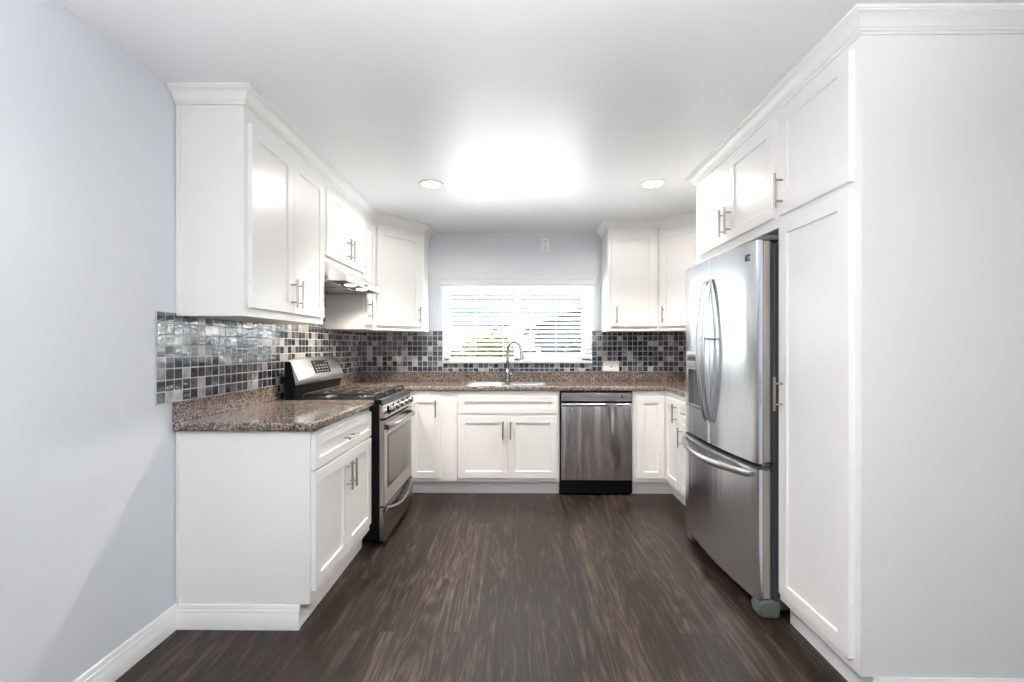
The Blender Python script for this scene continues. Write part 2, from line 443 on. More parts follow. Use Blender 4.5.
# ------------------------------------------------------------------ mesh helpers
class MB:
    """collects shapes, then links them as ONE mesh object"""
    def __init__(self):
        self.bm = bmesh.new()
    def face(self, vs):
        try:
            return self.bm.faces.new(vs)
        except ValueError:
            return None
    def box(self, x0, x1, y0, y1, z0, z1):
        v = [self.bm.verts.new((x, y, z)) for z in (z0, z1) for y in (y0, y1) for x in (x0, x1)]
        for a in ((0, 2, 3, 1), (4, 5, 7, 6), (0, 1, 5, 4), (2, 6, 7, 3), (0, 4, 6, 2), (1, 3, 7, 5)):
            self.face([v[i] for i in a])
        return self
    def prism(self, poly, axis, a, b):
        """extrude a 2D polygon along an axis; poly coordinates are the two other axes in x<y<z order"""
        def P(u, v, t):
            return {'x': (t, u, v), 'y': (u, t, v), 'z': (u, v, t)}[axis]
        A = [self.bm.verts.new(P(u, v, a)) for u, v in poly]
        B = [self.bm.verts.new(P(u, v, b)) for u, v in poly]
        n = len(poly)
        self.face(A[::-1]); self.face(B)
        for i in range(n):
            self.face([A[i], A[(i + 1) % n], B[(i + 1) % n], B[i]])
        return self
    def tube(self, pts, r, n=10, caps=True, flat=None):
        """tube along a polyline; r a number or one per point; flat=(axis vector, scale) squashes the section"""
        pts = [Vector(p) for p in pts]
        R = r if isinstance(r, (list, tuple)) else [r] * len(pts)
        rings = []
        t0 = (pts[1] - pts[0]).normalized()
        up = Vector((0, 0, 1)) if abs(t0.z) < 0.9 else Vector((1, 0, 0))
        nrm = t0.cross(up).normalized()
        for i, p in enumerate(pts):
            if i == 0: t = pts[1] - pts[0]
            elif i == len(pts) - 1: t = pts[-1] - pts[-2]
            else: t = (pts[i + 1] - p).normalized() + (p - pts[i - 1]).normalized()
            t.normalize()
            nrm = (nrm - t * nrm.dot(t)).normalized()
            bn = t.cross(nrm)
            ring = []
            for k in range(n):
                a = 2 * PI * k / n
                o = nrm * math.cos(a) * R[i] + bn * math.sin(a) * R[i]
                if flat:
                    ax = Vector(flat[0]); o = o + ax * (o.dot(ax)) * (flat[1] - 1)
                ring.append(self.bm.verts.new(p + o))
            rings.append(ring)
        for i in range(len(rings) - 1):
            for k in range(n):
                self.face([rings[i][k], rings[i][(k + 1) % n], rings[i + 1][(k + 1) % n], rings[i + 1][k]])
        if caps:
            self.face(rings[0][::-1]); self.face(rings[-1])
        return self
    def lathe(self, c, axis, prof, n=24, cap=True):
        """revolve (radius, height) pairs around an axis through c"""
        c = Vector(c); ax = Vector(axis).normalized()
        u = ax.cross(Vector((0, 0, 1)))
        if u.length < 0.1: u = Vector((1, 0, 0))
        u.normalize(); w = ax.cross(u)
        rings = []
        for r, h in prof:
            rings.append([self.bm.verts.new(c + ax * h + (u * math.cos(2 * PI * k / n) + w * math.sin(2 * PI * k / n)) * r) for k in range(n)])
        for i in range(len(rings) - 1):
            for k in range(n):
                self.face([rings[i][k], rings[i][(k + 1) % n], rings[i + 1][(k + 1) % n], rings[i + 1][k]])
        if cap:
            self.face(rings[0][::-1]); self.face(rings[-1])
        return self
    def sweep(self, path, prof, side=1):
        """profile (outward, z) along a 2D path with mitred corners; outward is to the right of travel for side=1"""
        P = [Vector((p[0], p[1])) for p in path]
        rows = []
        for i, p in enumerate(P):
            def nor(a, b):
                d = (b - a).normalized()
                return Vector((d.y, -d.x)) * side
            if i == 0: m = nor(P[0], P[1])
            elif i == len(P) - 1: m = nor(P[-2], P[-1])
            else:
                n1, n2 = nor(P[i - 1], p), nor(p, P[i + 1])
                m = (n1 + n2); m = m / (1 + n1.dot(n2))
            rows.append([self.bm.verts.new((p.x + m.x * o, p.y + m.y * o, z)) for o, z in prof])
        n = len(prof)
        for i in range(len(rows) - 1):
            for k in range(n):
                self.face([rows[i][k], rows[i][(k + 1) % n], rows[i + 1][(k + 1) % n], rows[i + 1][k]])
        self.face(rows[0]); self.face(rows[-1][::-1])
        return self

ORG = {}
def tag(o, label=None, cat=None, group=None, kind=None):
    if label: o['label'] = label
    if cat: o['category'] = cat
    if group: o['group'] = group
    if kind: o['kind'] = kind
    return o

def build(name, mb, m, parent=None, loc=None, rot=0.0, bevel=0.0, seg=2, smooth=35):
    """one mesh object. Without loc the shape is in world coordinates and is shifted to the parent's base;
    with loc the shape is local to its own origin, placed at loc (in the parent's frame)."""
    bm = mb.bm if isinstance(mb, MB) else mb
    bmesh.ops.recalc_face_normals(bm, faces=bm.faces[:])
    me = bpy.data.meshes.new(name)
    if loc is None and parent is not None:
        bmesh.ops.translate(bm, verts=bm.verts[:], vec=-Vector(ORG.get(parent.name, (0, 0, 0))))
    bm.to_mesh(me); bm.free()
    for p in me.polygons: p.use_smooth = True
    me.set_sharp_from_angle(angle=math.radians(smooth))
    me.materials.append(M[m] if isinstance(m, str) else m)
    o = bpy.data.objects.new(name, me)
    COL.objects.link(o)
    if parent is not None: o.parent = parent
    if loc is not None:
        o.location = loc; o.rotation_euler = (0, 0, rot)
    ORG[o.name] = ORG.get(parent.name, (0, 0, 0)) if (parent is not None and loc is None) else (0, 0, 0)
    if bevel:
        b = o.modifiers.new('edge', 'BEVEL')
        b.width = bevel; b.segments = seg; b.limit_method = 'ANGLE'; b.angle_limit = math.radians(40)
        b.harden_normals = False
    return o

def thing(name, label, cat, loc, group=None):
    o = bpy.data.objects.new(name, None)
    o.empty_display_size = 0.1
    COL.objects.link(o)
    o.location = loc
    ORG[o.name] = tuple(loc)
    return tag(o, label, cat, group)

def struct(name, mb, m, parent=None, **kw):
    o = build(name, mb, m, parent, **kw)
    if parent is None: o['kind'] = 'structure'
    return o

def cut(o, cutters):
    """subtract temporary cutter shapes from an object's mesh"""
    tmp = []
    for mb in cutters:
        bm = mb.bm
        bmesh.ops.recalc_face_normals(bm, faces=bm.faces[:])
        if o.parent is not None:
            bmesh.ops.translate(bm, verts=bm.verts[:], vec=-Vector(ORG.get(o.parent.name, (0, 0, 0))))
        me = bpy.data.meshes.new('t'); bm.to_mesh(me); bm.free()
        c = bpy.data.objects.new('t', me); COL.objects.link(c)
        c.parent = o.parent
        md = o.modifiers.new('cut', 'BOOLEAN'); md.operation = 'DIFFERENCE'; md.solver = 'EXACT'; md.object = c
        tmp.append(c)
    bpy.context.view_layer.update()
    dg = bpy.context.evaluated_depsgraph_get()
    me = bpy.data.meshes.new_from_object(o.evaluated_get(dg))
    o.modifiers.clear()
    o.data = me
    for p in me.polygons: p.use_smooth = True
    me.set_sharp_from_angle(angle=math.radians(35))
    for c in tmp: bpy.data.objects.remove(c)
    return o

# ------------------------------------------------------------------ room shell
WX0, WX1, WZ0, WZ1 = -0.722, 0.738, 1.098, 1.850      # kitchen window opening
struct('floor', MB().box(XL, XFAR, YREAR, YW, -0.05, 0.0), 'floor')
ya_, yb_ = YREAR - 0.15, YW + 0.15
struct('ceiling', MB().prism([(ya_, ceil_z(ya_)), (yb_, ceil_z(yb_)), (yb_, H + 0.24), (ya_, H + 0.24)], 'x', XL - 0.15, XFAR + 0.15), 'ceiling')
struct('sun_blocker', MB().box(XL - 0.15, XFAR + 0.15, YW + 0.155, YW + 1.02, H - 0.02, H + 0.12), 'trimwhite')  # added out of view to keep direct sun off the window blind
HW = H + 0.10        # walls run up into the ceiling slab
struct('wall_left', MB().box(XL - 0.15, XL, YREAR, YW + 0.15, -0.05, HW), 'wall')
wb = MB()
wb.box(XL, WX0, YW, YW + 0.15, -0.05, HW).box(WX1, XR + 0.15, YW, YW + 0.15, -0.05, HW)
wb.box(WX0, WX1, YW, YW + 0.15, -0.05, WZ0).box(WX0, WX1, YW, YW + 0.15, WZ1, HW)
struct('wall_back', wb, 'wall')
struct('wall_right', MB().box(XR, XR + 0.15, 1.60, YW, -0.05, HW), 'wall')
struct('wall_side_return', MB().box(XR + 0.15, XFAR, 1.60, 1.75, -0.05, HW), 'wall')
wf = MB()      # far side wall of the room behind the camera
wf.box(XFAR, XFAR + 0.15, YREAR, 1.75, -0.05, HW)
struct('wall_far', wf, 'wall')
wr = MB()      # rear wall behind the camera
wr.box(XL, XFAR, YREAR - 0.15, YREAR, -0.05, HW)
struct('wall_rear', wr, 'wall')

BASE = [(0, 0), (0.014, 0), (0.014, 0.066), (0.012, 0.070), (0.012, 0.084), (0.009, 0.088), (0.009, 0.098), (0.005, 0.108), (0, 0.108)]
struct('baseboard_left', MB().sweep([(XL, YREAR), (XL, 2.005)], BASE, 1), 'trimwhite')
struct('baseboard_return', MB().sweep([(XR + 0.15, 1.60), (XFAR, 1.60)], BASE, 1), 'trimwhite')

# ------------------------------------------------------------------ kitchen window
win = thing('window_1', None, None, (0.008, YW + 0.10, WZ0)); win['kind'] = 'structure'
fr = MB()
y0, y1 = YW + 0.07, YW + 0.13
fr.box(WX0, WX0 + 0.05, y0, y1, WZ0, WZ1).box(WX1 - 0.085, WX1, y0, y1, WZ0, WZ1)
fr.box(WX0, WX1, y0, y1, WZ0, WZ0 + 0.045).box(WX0, WX1, y0, y1, WZ1 - 0.03, WZ1)
fr.box(-0.026, 0.034, y0, y1, WZ0, WZ1)
build('window_frame', fr, 'vinyl', win, bevel=0.003)
sash = MB()
sx0, sx1 = 0.034, WX1 - 0.085
sash.box(sx0, sx1, y0 + 0.01, y1 - 0.01, WZ0 + 0.045, WZ0 + 0.10).box(sx0, sx1, y0 + 0.01, y1 - 0.01, WZ1 - 0.05, WZ1 - 0.03)
build('sliding_sash', sash, 'vinyl', win, bevel=0.003)
build('pane', MB().box(WX0 + 0.05, -0.026, YW + 0.098, YW + 0.102, WZ0 + 0.045, WZ1 - 0.03), 'glass', win)
build('pane', MB().box(sx0, sx1, YW + 0.098, YW + 0.102, WZ0 + 0.10, WZ1 - 0.05), 'glass', win)
build('window_sill', MB().box(WX0 + 0.001, WX1 - 0.001, YW + 0.002, YW + 0.069, WZ0 + 0.0005, WZ0 + 0.008), 'vinyl', win)

# blind
bl = thing('window_blind', 'white horizontal slat blind hanging over the kitchen window behind the faucet', 'blind', (0.008, YW - 0.03, WZ0 + 0.01))
va = MB().prism([(YW - 0.072, 1.842), (YW - 0.076, 1.850), (YW - 0.070, 1.868), (YW - 0.066, 1.905), (YW - 0.074, 1.922), (YW - 0.074, 1.930),
                 (YW - 0.002, 1.930), (YW - 0.002, 1.842)], 'x', -0.742, 0.752)
build('valance', va, 'slat', bl, bevel=0.0015)
NS, pitch, tilt = 17, 0.0420, math.radians(21)
for i in range(NS):
    zc = 1.823 - i * pitch
    sb = MB(); pr = []
    yc = YW - 0.032
    for k in range(7):
        t = -0.025 + 0.05 * k / 6
        crown = 0.0018 * (1 - (t / 0.025) ** 2)
        pr.append((t, crown))
    poly = [(t, c + 0.0014) for t, c in pr] + [(t, c - 0.0014) for t, c in reversed(pr)]
    rot = [(yc + t * math.cos(tilt) + c * math.sin(tilt), zc - t * math.sin(tilt) + c * math.cos(tilt)) for t, c in poly]
    sb.prism(rot, 'x', WX0 + 0.004, WX1 - 0.004)
    build('slat', sb, 'slat', bl)
build('bottom_rail', MB().box(WX0 + 0.003, WX1 - 0.003, YW - 0.052, YW - 0.012, 1.100, 1.122), 'slat', bl, bevel=0.003)
for x in (-0.655, -0.40, -0.13, 0.14, 0.385, 0.675):
    c = MB()
    c.tube([(x, YW - 0.0575, 1.12), (x, YW - 0.0575, 1.845)], 0.0011, 6)
    c.tube([(x, YW - 0.0065, 1.12), (x, YW - 0.0065, 1.845)], 0.0011, 6)
    build('ladder_cord', c, 'cord', bl)
wd = MB().tube([(0.70, YW - 0.066, 1.45), (0.70, YW - 0.066, 1.843)], 0.0018, 6).lathe((0.70, YW - 0.066, 1.43), (0, 0, 1), [(0.002, 0.024), (0.007, 0.014), (0.008, 0.004), (0.004, 0)][::-1], 10)
build('lift_cord', wd, 'cord', bl)

# ------------------------------------------------------------------ cabinets
def shaker(w, h, t=0.020, fr=0.057, rec=0.009):
    """door or drawer front: x 0..w, z 0..h, back at y=0, front at y=-t, with a recessed flat panel"""
    b = bmesh.new()
    def ring(x0, x1, z0, z1, y):
        return [b.verts.new(p) for p in ((x0, y, z0), (x1, y, z0), (x1, y, z1), (x0, y, z1))]
    e = 0.0018
    back = ring(0, w, 0, h, 0)
    side = ring(0, w, 0, h, -t + e)
    front = ring(e, w - e, e, h - e, -t)
    fi = ring(fr, w - fr, fr, h - fr, -t)
    fi2 = ring(fr + 0.0015, w - fr - 0.0015, fr + 0.0015, h - fr - 0.0015, -t + 0.001)
    pi = ring(fr + 0.003, w - fr - 0.003, fr + 0.003, h - fr - 0.003, -t + rec)
    for A, B in ((back, side), (side, front), (front, fi), (fi, fi2), (fi2, pi)):
        for i in range(4):
            b.faces.new([A[i], A[(i + 1) % 4], B[(i + 1) % 4], B[i]])
    b.faces.new(pi); b.faces.new(back[::-1])
    return b

def pull(p0, p1, out=0.035, t=0.020, r=0.006):
    """bar pull between two points on the door face (door-local), standing off towards -y"""
    p0, p1 = Vector((p0[0], -t - out, p0[1])), Vector((p1[0], -t - out, p1[1]))
    mb = MB().tube([p0, p1], r, 12)
    for f in (0.19, 0.81):
        q = p0.lerp(p1, f)
        mb.tube([(q.x, -t, q.z), (q.x, -t - out, q.z)], 0.0045, 8)
    return mb

def front(parent, kind, loc_world, rot, w, h, handle=None, fr=0.057):
    lo = Vector(loc_world) - Vector(ORG[parent.name])
    d = build(kind, shaker(w, h, fr=fr), 'white', parent, loc=lo, rot=rot, smooth=20)
    if handle:
        build('handle', pull(*handle), 'nickel', d, loc=(0, 0, 0))
    return d

RL, RB, RR = PI / 2, 0.0, -PI / 2          # facing into the room from the left run, the window wall, the right run
FL, FB, FR = -0.925, 3.810, 1.268          # face planes of the base runs
UL = -1.222                                # face plane of the left wall cabinets
CT, CB = 0.925, 0.885                      # counter top and underside
LE = 2.005                                 # near end of the left run

# --- left base cabinet
c = thing('base_cabinet', 'white base cabinet with a drawer over two doors, nearest on the left before the stove', 'cabinet', (-1.22, 2.41, 0))
bd = MB().box(XL + 0.004, FL, LE, 2.822, 0.108, CB - 0.001)
build('body', bd, 'white', c, bevel=0.0015)
build('toe_kick', MB().box(XL + 0.004, -0.972, LE + 0.004, 2.822, 0.0, 0.108), 'trimwhite', c)
build('base_trim', MB().sweep([(XL + 0.016, LE), (-0.968, LE)], BASE, 1), 'trimwhite', c)
build('scribe_trim', MB().box(XL + 0.003, XL + 0.024, LE - 0.006, LE, 0.110, CB - 0.002), 'trimwhite', c, bevel=0.002)
y0 = 2.020; w = 2.800 - y0
front(c, 'drawer', (FL, y0, 0.706), RL, w, 0.150, ((w / 2 - 0.072, 0.075), (w / 2 + 0.072, 0.075)), fr=0.045)
hw = w / 2 - 0.0015
front(c, 'door', (FL, y0, 0.160), RL, hw, 0.536, ((hw - 0.030, 0.345), (hw - 0.030, 0.495)))
front(c, 'door', (FL, y0 + hw + 0.003, 0.160), RL, hw, 0.536, ((0.030, 0.345), (0.030, 0.495)))

# --- left wall cabinet (near the camera)
UB, UT = 1.400, 2.300
c = thing('wall_cabinet', 'tall white wall cabinet with two doors, hung on the left above the near counter', 'cabinet', (-1.38, 2.41, UB))
ub = MB().box(XL + 0.004, UL, LE, 2.828, UB, H - 0.002)
build('body', ub, 'white', c, bevel=0.0015)
build('scribe_trim', MB().box(XL + 0.003, XL + 0.024, LE - 0.006, LE, UB, 2.343).box(XL + 0.024, UL - 0.001, LE - 0.005, LE, 2.331, 2.3435), 'trimwhite', c, bevel=0.002)
y0 = 2.036; w = 2.806 - y0; hw = w / 2 - 0.0015
front(c, 'door', (UL, y0, 1.440), RL, hw, 0.840, ((hw - 0.030, 0.030), (hw - 0.030, 0.180)))
front(c, 'door', (UL, y0 + hw + 0.003, 1.440), RL, hw, 0.840, ((0.030, 0.030), (0.030, 0.180)))

# --- cabinet above the hood
HA, HB_ = 2.832, 3.578
c = thing('wall_cabinet', 'short white wall cabinet with two doors directly above the range hood', 'cabinet', (-1.38, 3.2, 1.81))
build('body', MB().box(XL + 0.004, UL, HA, HB_, 1.808, H - 0.002), 'white', c, bevel=0.0015)
y0 = 2.848; w = 3.562 - y0; hw = w / 2 - 0.0015
front(c, 'door', (UL, y0, 1.842), RL, hw, 0.438, ((hw - 0.030, 0.030), (hw - 0.030, 0.180)))
front(c, 'door', (UL, y0 + hw + 0.003, 1.842), RL, hw, 0.438, ((0.030, 0.030), (0.030, 0.180)))

# --- narrow wall cabinet
c = thing('wall_cabinet', 'narrow white wall cabinet between the range hood and the left corner cabinet', 'cabinet', (-1.38, 3.7, UB))
build('body', MB().box(XL + 0.004, UL, 3.581, 3.818, UB, H - 0.002), 'white', c, bevel=0.0015)
front(c, 'door', (UL, 3.598, 1.440), RL, 0.206, 0.840, ((0.045, 0.040), (0.045, 0.190)), fr=0.05)

# --- diagonal corner wall cabinet, left
DLx, DLy = -0.862, 4.182
c = thing('corner_wall_cabinet', 'white corner wall cabinet with one angled door, left of the window', 'cabinet', (-1.2, 4.15, UB))
build('body', MB().prism([(XL + 0.004, 3.822), (UL, 3.822), (DLx, DLy), (DLx, YW - 0.003), (XL + 0.004, YW - 0.003)], 'z', UB, H - 0.002), 'white', c, bevel=0.0015)
s = math.sqrt(0.5)
L = math.hypot(DLx - UL, DLy - 3.822)
front(c, 'door', (UL + s * 0.030, 3.822 + s * 0.030, 1.440), PI / 4, L - 0.070, 0.840, ((L - 0.070 - 0.030, 0.035), (L - 0.070 - 0.030, 0.180)))

# --- right wall cabinets
c = thing('wall_cabinet', 'white wall cabinet with one door facing the room, right of the window', 'cabinet', (1.06, 4.26, UB))
build('body', MB().box(0.832, 1.287, 4.090, YW - 0.003, UB, H - 0.002), 'white', c, bevel=0.0015)
front(c, 'door', (0.860, 4.090, 1.440), RB, 0.400, 0.850, ((0.040, 0.030), (0.040, 0.180)))
c = thing('corner_wall_cabinet', 'white corner wall cabinet with one angled door, partly behind the refrigerator', 'cabinet', (1.65, 4.15, UB))
build('body', MB().prism([(1.290, 4.090), (1.578, 3.802), (XR - 0.004, 3.802), (XR - 0.004, YW - 0.003), (1.290, YW - 0.003)], 'z', UB, H - 0.002), 'white', c, bevel=0.0015)
front(c, 'door', (1.290 + s * 0.022, 4.090 - s * 0.022, 1.440), -PI / 4, 0.365, 0.850, ((0.035, 0.030), (0.035, 0.180)))

# --- pantry cabinet and cabinet over the refrigerator
FP, PN, PF = 1.204, 1.585, 2.068
c = thing('pantry_cabinet', 'full height white pantry cabinet with two stacked doors in the right foreground', 'cabinet', (1.54, 1.82, 0))
build('body', MB().box(FP, XR - 0.004, PN, PF, 0.108, H - 0.002), 'white', c, bevel=0.0015)
build('toe_kick', MB().box(1.250, XR - 0.004, PN + 0.003, PF, 0.0, 0.108), 'trimwhite', c)
build('base_trim', MB().sweep([(1.262, PN), (XR - 0.004, PN)], BASE, 1), 'trimwhite', c)
front(c, 'door', (FP, 2.046, 0.150), RR, 0.430, 1.672, ((0.030, 0.826), (0.030, 0.976)))
front(c, 'door', (FP, 2.046, 1.852), RR, 0.430, 0.468, ((0.030, 0.030), (0.030, 0.182)))
c = thing('wall_cabinet', 'short deep white cabinet with two doors above the refrigerator', 'cabinet', (1.54, 2.54, 1.81))
build('body', MB().box(FP, XR - 0.004, PF + 0.002, 3.012, 1.808, H - 0.002), 'white', c, bevel=0.0015)
y1 = 2.970; w = y1 - 2.092; hw = w / 2 - 0.0015
front(c, 'door', (FP, y1, 1.855), RR, hw, 0.455, ((hw - 0.030, 0.028), (hw - 0.030, 0.178)))
front(c, 'door', (FP, y1 - hw - 0.003, 1.855), RR, hw, 0.455, ((0.030, 0.028), (0.030, 0.178)))

# --- base cabinets along the window wall
BT, BH = 0.150, 0.690
c = thing('corner_base_cabinet', 'white base cabinet with one narrow door right beside the stove', 'cabinet', (-1.0, 4.1, 0))
bd = MB().box(-1.526, -0.500, FB, YW - 0.022, 0.112, CB - 0.001).box(-1.526, -0.93, 3.583, FB, 0.112, CB - 0.001)
build('body', bd, 'white', c, bevel=0.0012)
build('filler_strip', MB().box(-0.640, -0.503, FB - 0.006, FB, 0.122, 0.795), 'white', c, bevel=0.001)
build('toe_kick', MB().box(-1.526, -0.500, 3.866, YW - 0.022, 0, 0.112).box(-1.526, -0.975, 3.583, 3.866, 0, 0.112), 'trimwhite', c)
front(c, 'door', (-0.900, FB, BT), RB, 0.255, BH, ((0.220, 0.515), (0.220, 0.662)), fr=0.052)
c = thing('sink_base_cabinet', 'white sink base cabinet with two doors under a false drawer front, below the faucet', 'cabinet', (-0.07, 4.1, 0))
sbm = MB()
sbm.box(-0.498, 0.364, FB, FB + 0.02, 0.112, CB - 0.001).box(-0.498, -0.48, FB + 0.02, YW - 0.022, 0.112, CB - 0.001)
sbm.box(0.346, 0.364, FB + 0.02, YW - 0.022, 0.112, CB - 0.001).box(-0.48, 0.346, FB + 0.02, YW - 0.022, 0.112, 0.13)
build('body', sbm, 'white', c, bevel=0.0012)
build('toe_kick', MB().box(-0.498, 0.364, 3.866, 3.885, 0, 0.112), 'trimwhite', c)
front(c, 'false_drawer_front', (-0.490, FB, 0.697), RB, 0.836, 0.143, None, fr=0.045)
front(c, 'door', (-0.490, FB, BT), RB, 0.4165, 0.524, ((0.376, 0.334), (0.376, 0.484)))
front(c, 'door', (-0.0705, FB, BT), RB, 0.4165, 0.524, ((0.020, 0.334), (0.020, 0.484)))
c = thing('corner_base_cabinet', 'white inside corner base cabinet with two doors meeting at right angles, right of the dishwasher', 'cabinet', (1.4, 4.0, 0))
bd = MB().prism([(0.980, FB), (FR, FB), (FR, 3.475), (XR - 0.004, 3.475), (XR - 0.004, YW - 0.022), (0.980, YW - 0.022)], 'z', 0.112, CB - 0.001)
build('body', bd, 'white', c, bevel=0.0012)
build('toe_kick', MB().prism([(0.980, 3.866), (1.335, 3.866), (1.335, 3.475), (XR - 0.004, 3.475), (XR - 0.004, YW - 0.022), (0.980, YW - 0.022)], 'z', 0, 0.112), 'trimwhite', c)
front(c, 'door', (1.015, FB, BT), RB, 0.228, BH, None, fr=0.055)
front(c, 'door', (FR, FB - 0.024, BT), RR, 0.300, BH, ((0.264, 0.515), (0.264, 0.662)), fr=0.055)
c = thing('base_cabinet', 'white base cabinet with a drawer over a door, half hidden by the refrigerator', 'cabinet', (1.58, 3.26, 0))
build('body', MB().box(FR, XR - 0.004, 3.030, 3.472, 0.112, CB - 0.001), 'white', c, bevel=0.0012)
build('toe_kick', MB().box(1.335, XR - 0.004, 3.030, 3.472, 0, 0.112), 'trimwhite', c)
front(c, 'drawer', (FR, 3.440, 0.697), RR, 0.380, 0.143, ((0.100, 0.072), (0.250, 0.072)), fr=0.04)
front(c, 'door', (FR, 3.440, BT), RR, 0.380, 0.524, ((0.040, 0.352), (0.040, 0.498)))

# --- crown mouldings
CR = [(0.0, 0.0), (0.007, 0.0), (0.009, 0.006), (0.015, 0.009), (0.015, 0.015), (0.020, 0.018), (0.025, 0.030), (0.034, 0.042), (0.046, 0.049),
      (0.052, 0.051), (0.052, 0.055), (0.058, 0.057), (0.059, 0.066), (0.0, 0.066)]
def crown(path, label):
    mb = MB().sweep(path, [(o + 0.0005, z + H - 0.0675) for o, z in CR], 1)
    for v in mb.bm.verts:                      # follows the ceiling
        v.co.z += RISE * (4.42 - v.co.y)
    tag(build('crown_moulding', mb, 'trimwhite', smooth=28), label, 'moulding')
crown([(XL + 0.004, LE), (UL, LE), (UL, 3.822), (DLx, DLy), (DLx, YW - 0.002)], 'white crown moulding along the tops of the left wall cabinets')
crown([(0.832, YW - 0.002), (0.832, 4.090), (1.290, 4.090), (1.578, 3.802), (XR - 0.004, 3.802)], 'white crown moulding on top of the wall cabinets right of the window')
crown([(XR - 0.004, PN), (FP, PN), (FP, 3.012), (XR - 0.004, 3.012)][::-1], 'white crown moulding running over the pantry and the refrigerator cabinet')

# ------------------------------------------------------------------ countertops
def edge_profile(y_front, y_back):
    """slab section: rounded front edge"""
    r = 0.012; pts = [(y_back, CB), (y_front + r, CB)]
    for k in range(1, 6):
        a = PI / 2 * k / 6
        pts.append((y_front + r - r * math.sin(a), CB + r - r * math.cos(a)))
    pts.append((y_front, CB + r)); pts.append((y_front, CT - r))
    for k in range(1, 6):
        a = PI / 2 * k / 6
        pts.append((y_front + r - r * math.cos(a), CT - r + r * math.sin(a)))
    pts += [(y_front + r, CT), (y_back, CT)]
    return pts

def slab(outline, bev=0.010):
    mb = MB().prism(outline, 'z', CB, CT)
    return mb

FCL = -0.893
c = thing('countertop', 'short brown granite countertop on the near left base cabinet', 'countertop', (-1.2, 2.4, CB))
o = build('slab', slab([(XL + 0.002, 1.978), (FCL - 0.030, 1.978), (FCL - 0.009, 1.987), (FCL, 2.008), (FCL, 2.826), (XL + 0.002, 2.826)]), 'granite', c, bevel=0.011, seg=4)
build('upstand', MB().box(XL + 0.002, XL + 0.024, 1.982, 2.826, CT, 1.016), 'granite', c, bevel=0.002)
c = thing('countertop', 'long brown granite countertop under the window turning the corner behind the refrigerator', 'countertop', (0, 4.1, CB))
FCB, FCR = 3.785, 1.246
o = build('slab', slab([(XL + 0.002, 3.584), (FCL, 3.584), (FCL, FCB), (FCR, FCB), (FCR, 3.020), (XR - 0.003, 3.020), (XR - 0.003, YW - 0.002), (XL + 0.002, YW - 0.002)]), 'granite', c)
def rrect(x0, x1, y0, y1, r, n=5):
    p = []
    for cx, cy, a0 in ((x1 - r, y1 - r, 0), (x0 + r, y1 - r, 90), (x0 + r, y0 + r, 180), (x1 - r, y0 + r, 270)):
        for k in range(n + 1):
            a = math.radians(a0 + 90 * k / n)
            p.append((cx + r * math.cos(a), cy + r * math.sin(a)))
    return p
S1, S2, SY = (-0.452, -0.105), (-0.065, 0.282), (3.850, 4.215)
cut(o, [MB().prism(rrect(S1[0], S1[1], SY[0], SY[1], 0.06), 'z', CB - 0.02, CT + 0.02), MB().prism(rrect(S2[0], S2[1], SY[0], SY[1], 0.06), 'z', CB - 0.02, CT + 0.02)])
bv = o.modifiers.new('edge', 'BEVEL'); bv.width = 0.010; bv.segments = 4; bv.limit_method = 'ANGLE'; bv.angle_limit = math.radians(60)
build('upstand', MB().box(XL + 0.002, XR - 0.003, YW - 0.022, YW - 0.002, CT, 1.014).box(XL + 0.002, XL + 0.022, 3.584, YW - 0.022, CT, 1.014)
      .box(XR - 0.023, XR - 0.003, 3.02, YW - 0.022, CT, 1.014), 'granite', c, bevel=0.002)

# sink with two bowls and a flat rim resting on the granite
c = thing('sink', 'double bowl stainless steel sink set in the granite below the window', 'sink', (-0.085, 4.03, CT))
rim = build('rim', MB().prism(rrect(-0.472, 0.302, 3.826, 4.238, 0.07), 'z', CT + 0.0004, CT + 0.0050), 'steel_plain', c)
cut(rim, [MB().prism(rrect(x0 + 0.004, x1 - 0.004, SY[0] + 0.004, SY[1] - 0.004, 0.056), 'z', CT - 0.01, CT + 0.02) for x0, x1 in (S1, S2)])
bv = rim.modifiers.new('edge', 'BEVEL'); bv.width = 0.0018; bv.segments = 2; bv.limit_method = 'ANGLE'; bv.angle_limit = math.radians(60)
for x0, x1 in (S1, S2):
    b = MB()
    def ring(inset, z):
        return [b.bm.verts.new((px, py, z)) for px, py in rrect(x0 + 0.003 + inset, x1 - 0.003 - inset, SY[0] + 0.003 + inset, SY[1] - 0.003 - inset, 0.056 - inset * 0.4)]
    R = [ring(0.0, CT + 0.0002), ring(0.002, CT - 0.03), ring(0.010, 0.75), ring(0.03, 0.725), ring(0.10, 0.718)]
    for a in range(len(R) - 1):
        k = len(R[a])
        for i in range(k):
            b.face([R[a][i], R[a][(i + 1) % k], R[a + 1][(i + 1) % k], R[a + 1][i]])
    b.face(R[-1])
    bo = build('bowl', b, 'steel_handle', c)
    sm = bo.modifiers.new('gauge', 'SOLIDIFY'); sm.thickness = 0.0012
    cx = (x0 + x1) / 2
    build('drain', MB().lathe((cx, 4.04, 0.7195), (0, 0, 1), [(0.045, 0), (0.043, 0.003), (0.03, 0.001), (0.008, 0.002)], 20), 'chrome', bo)

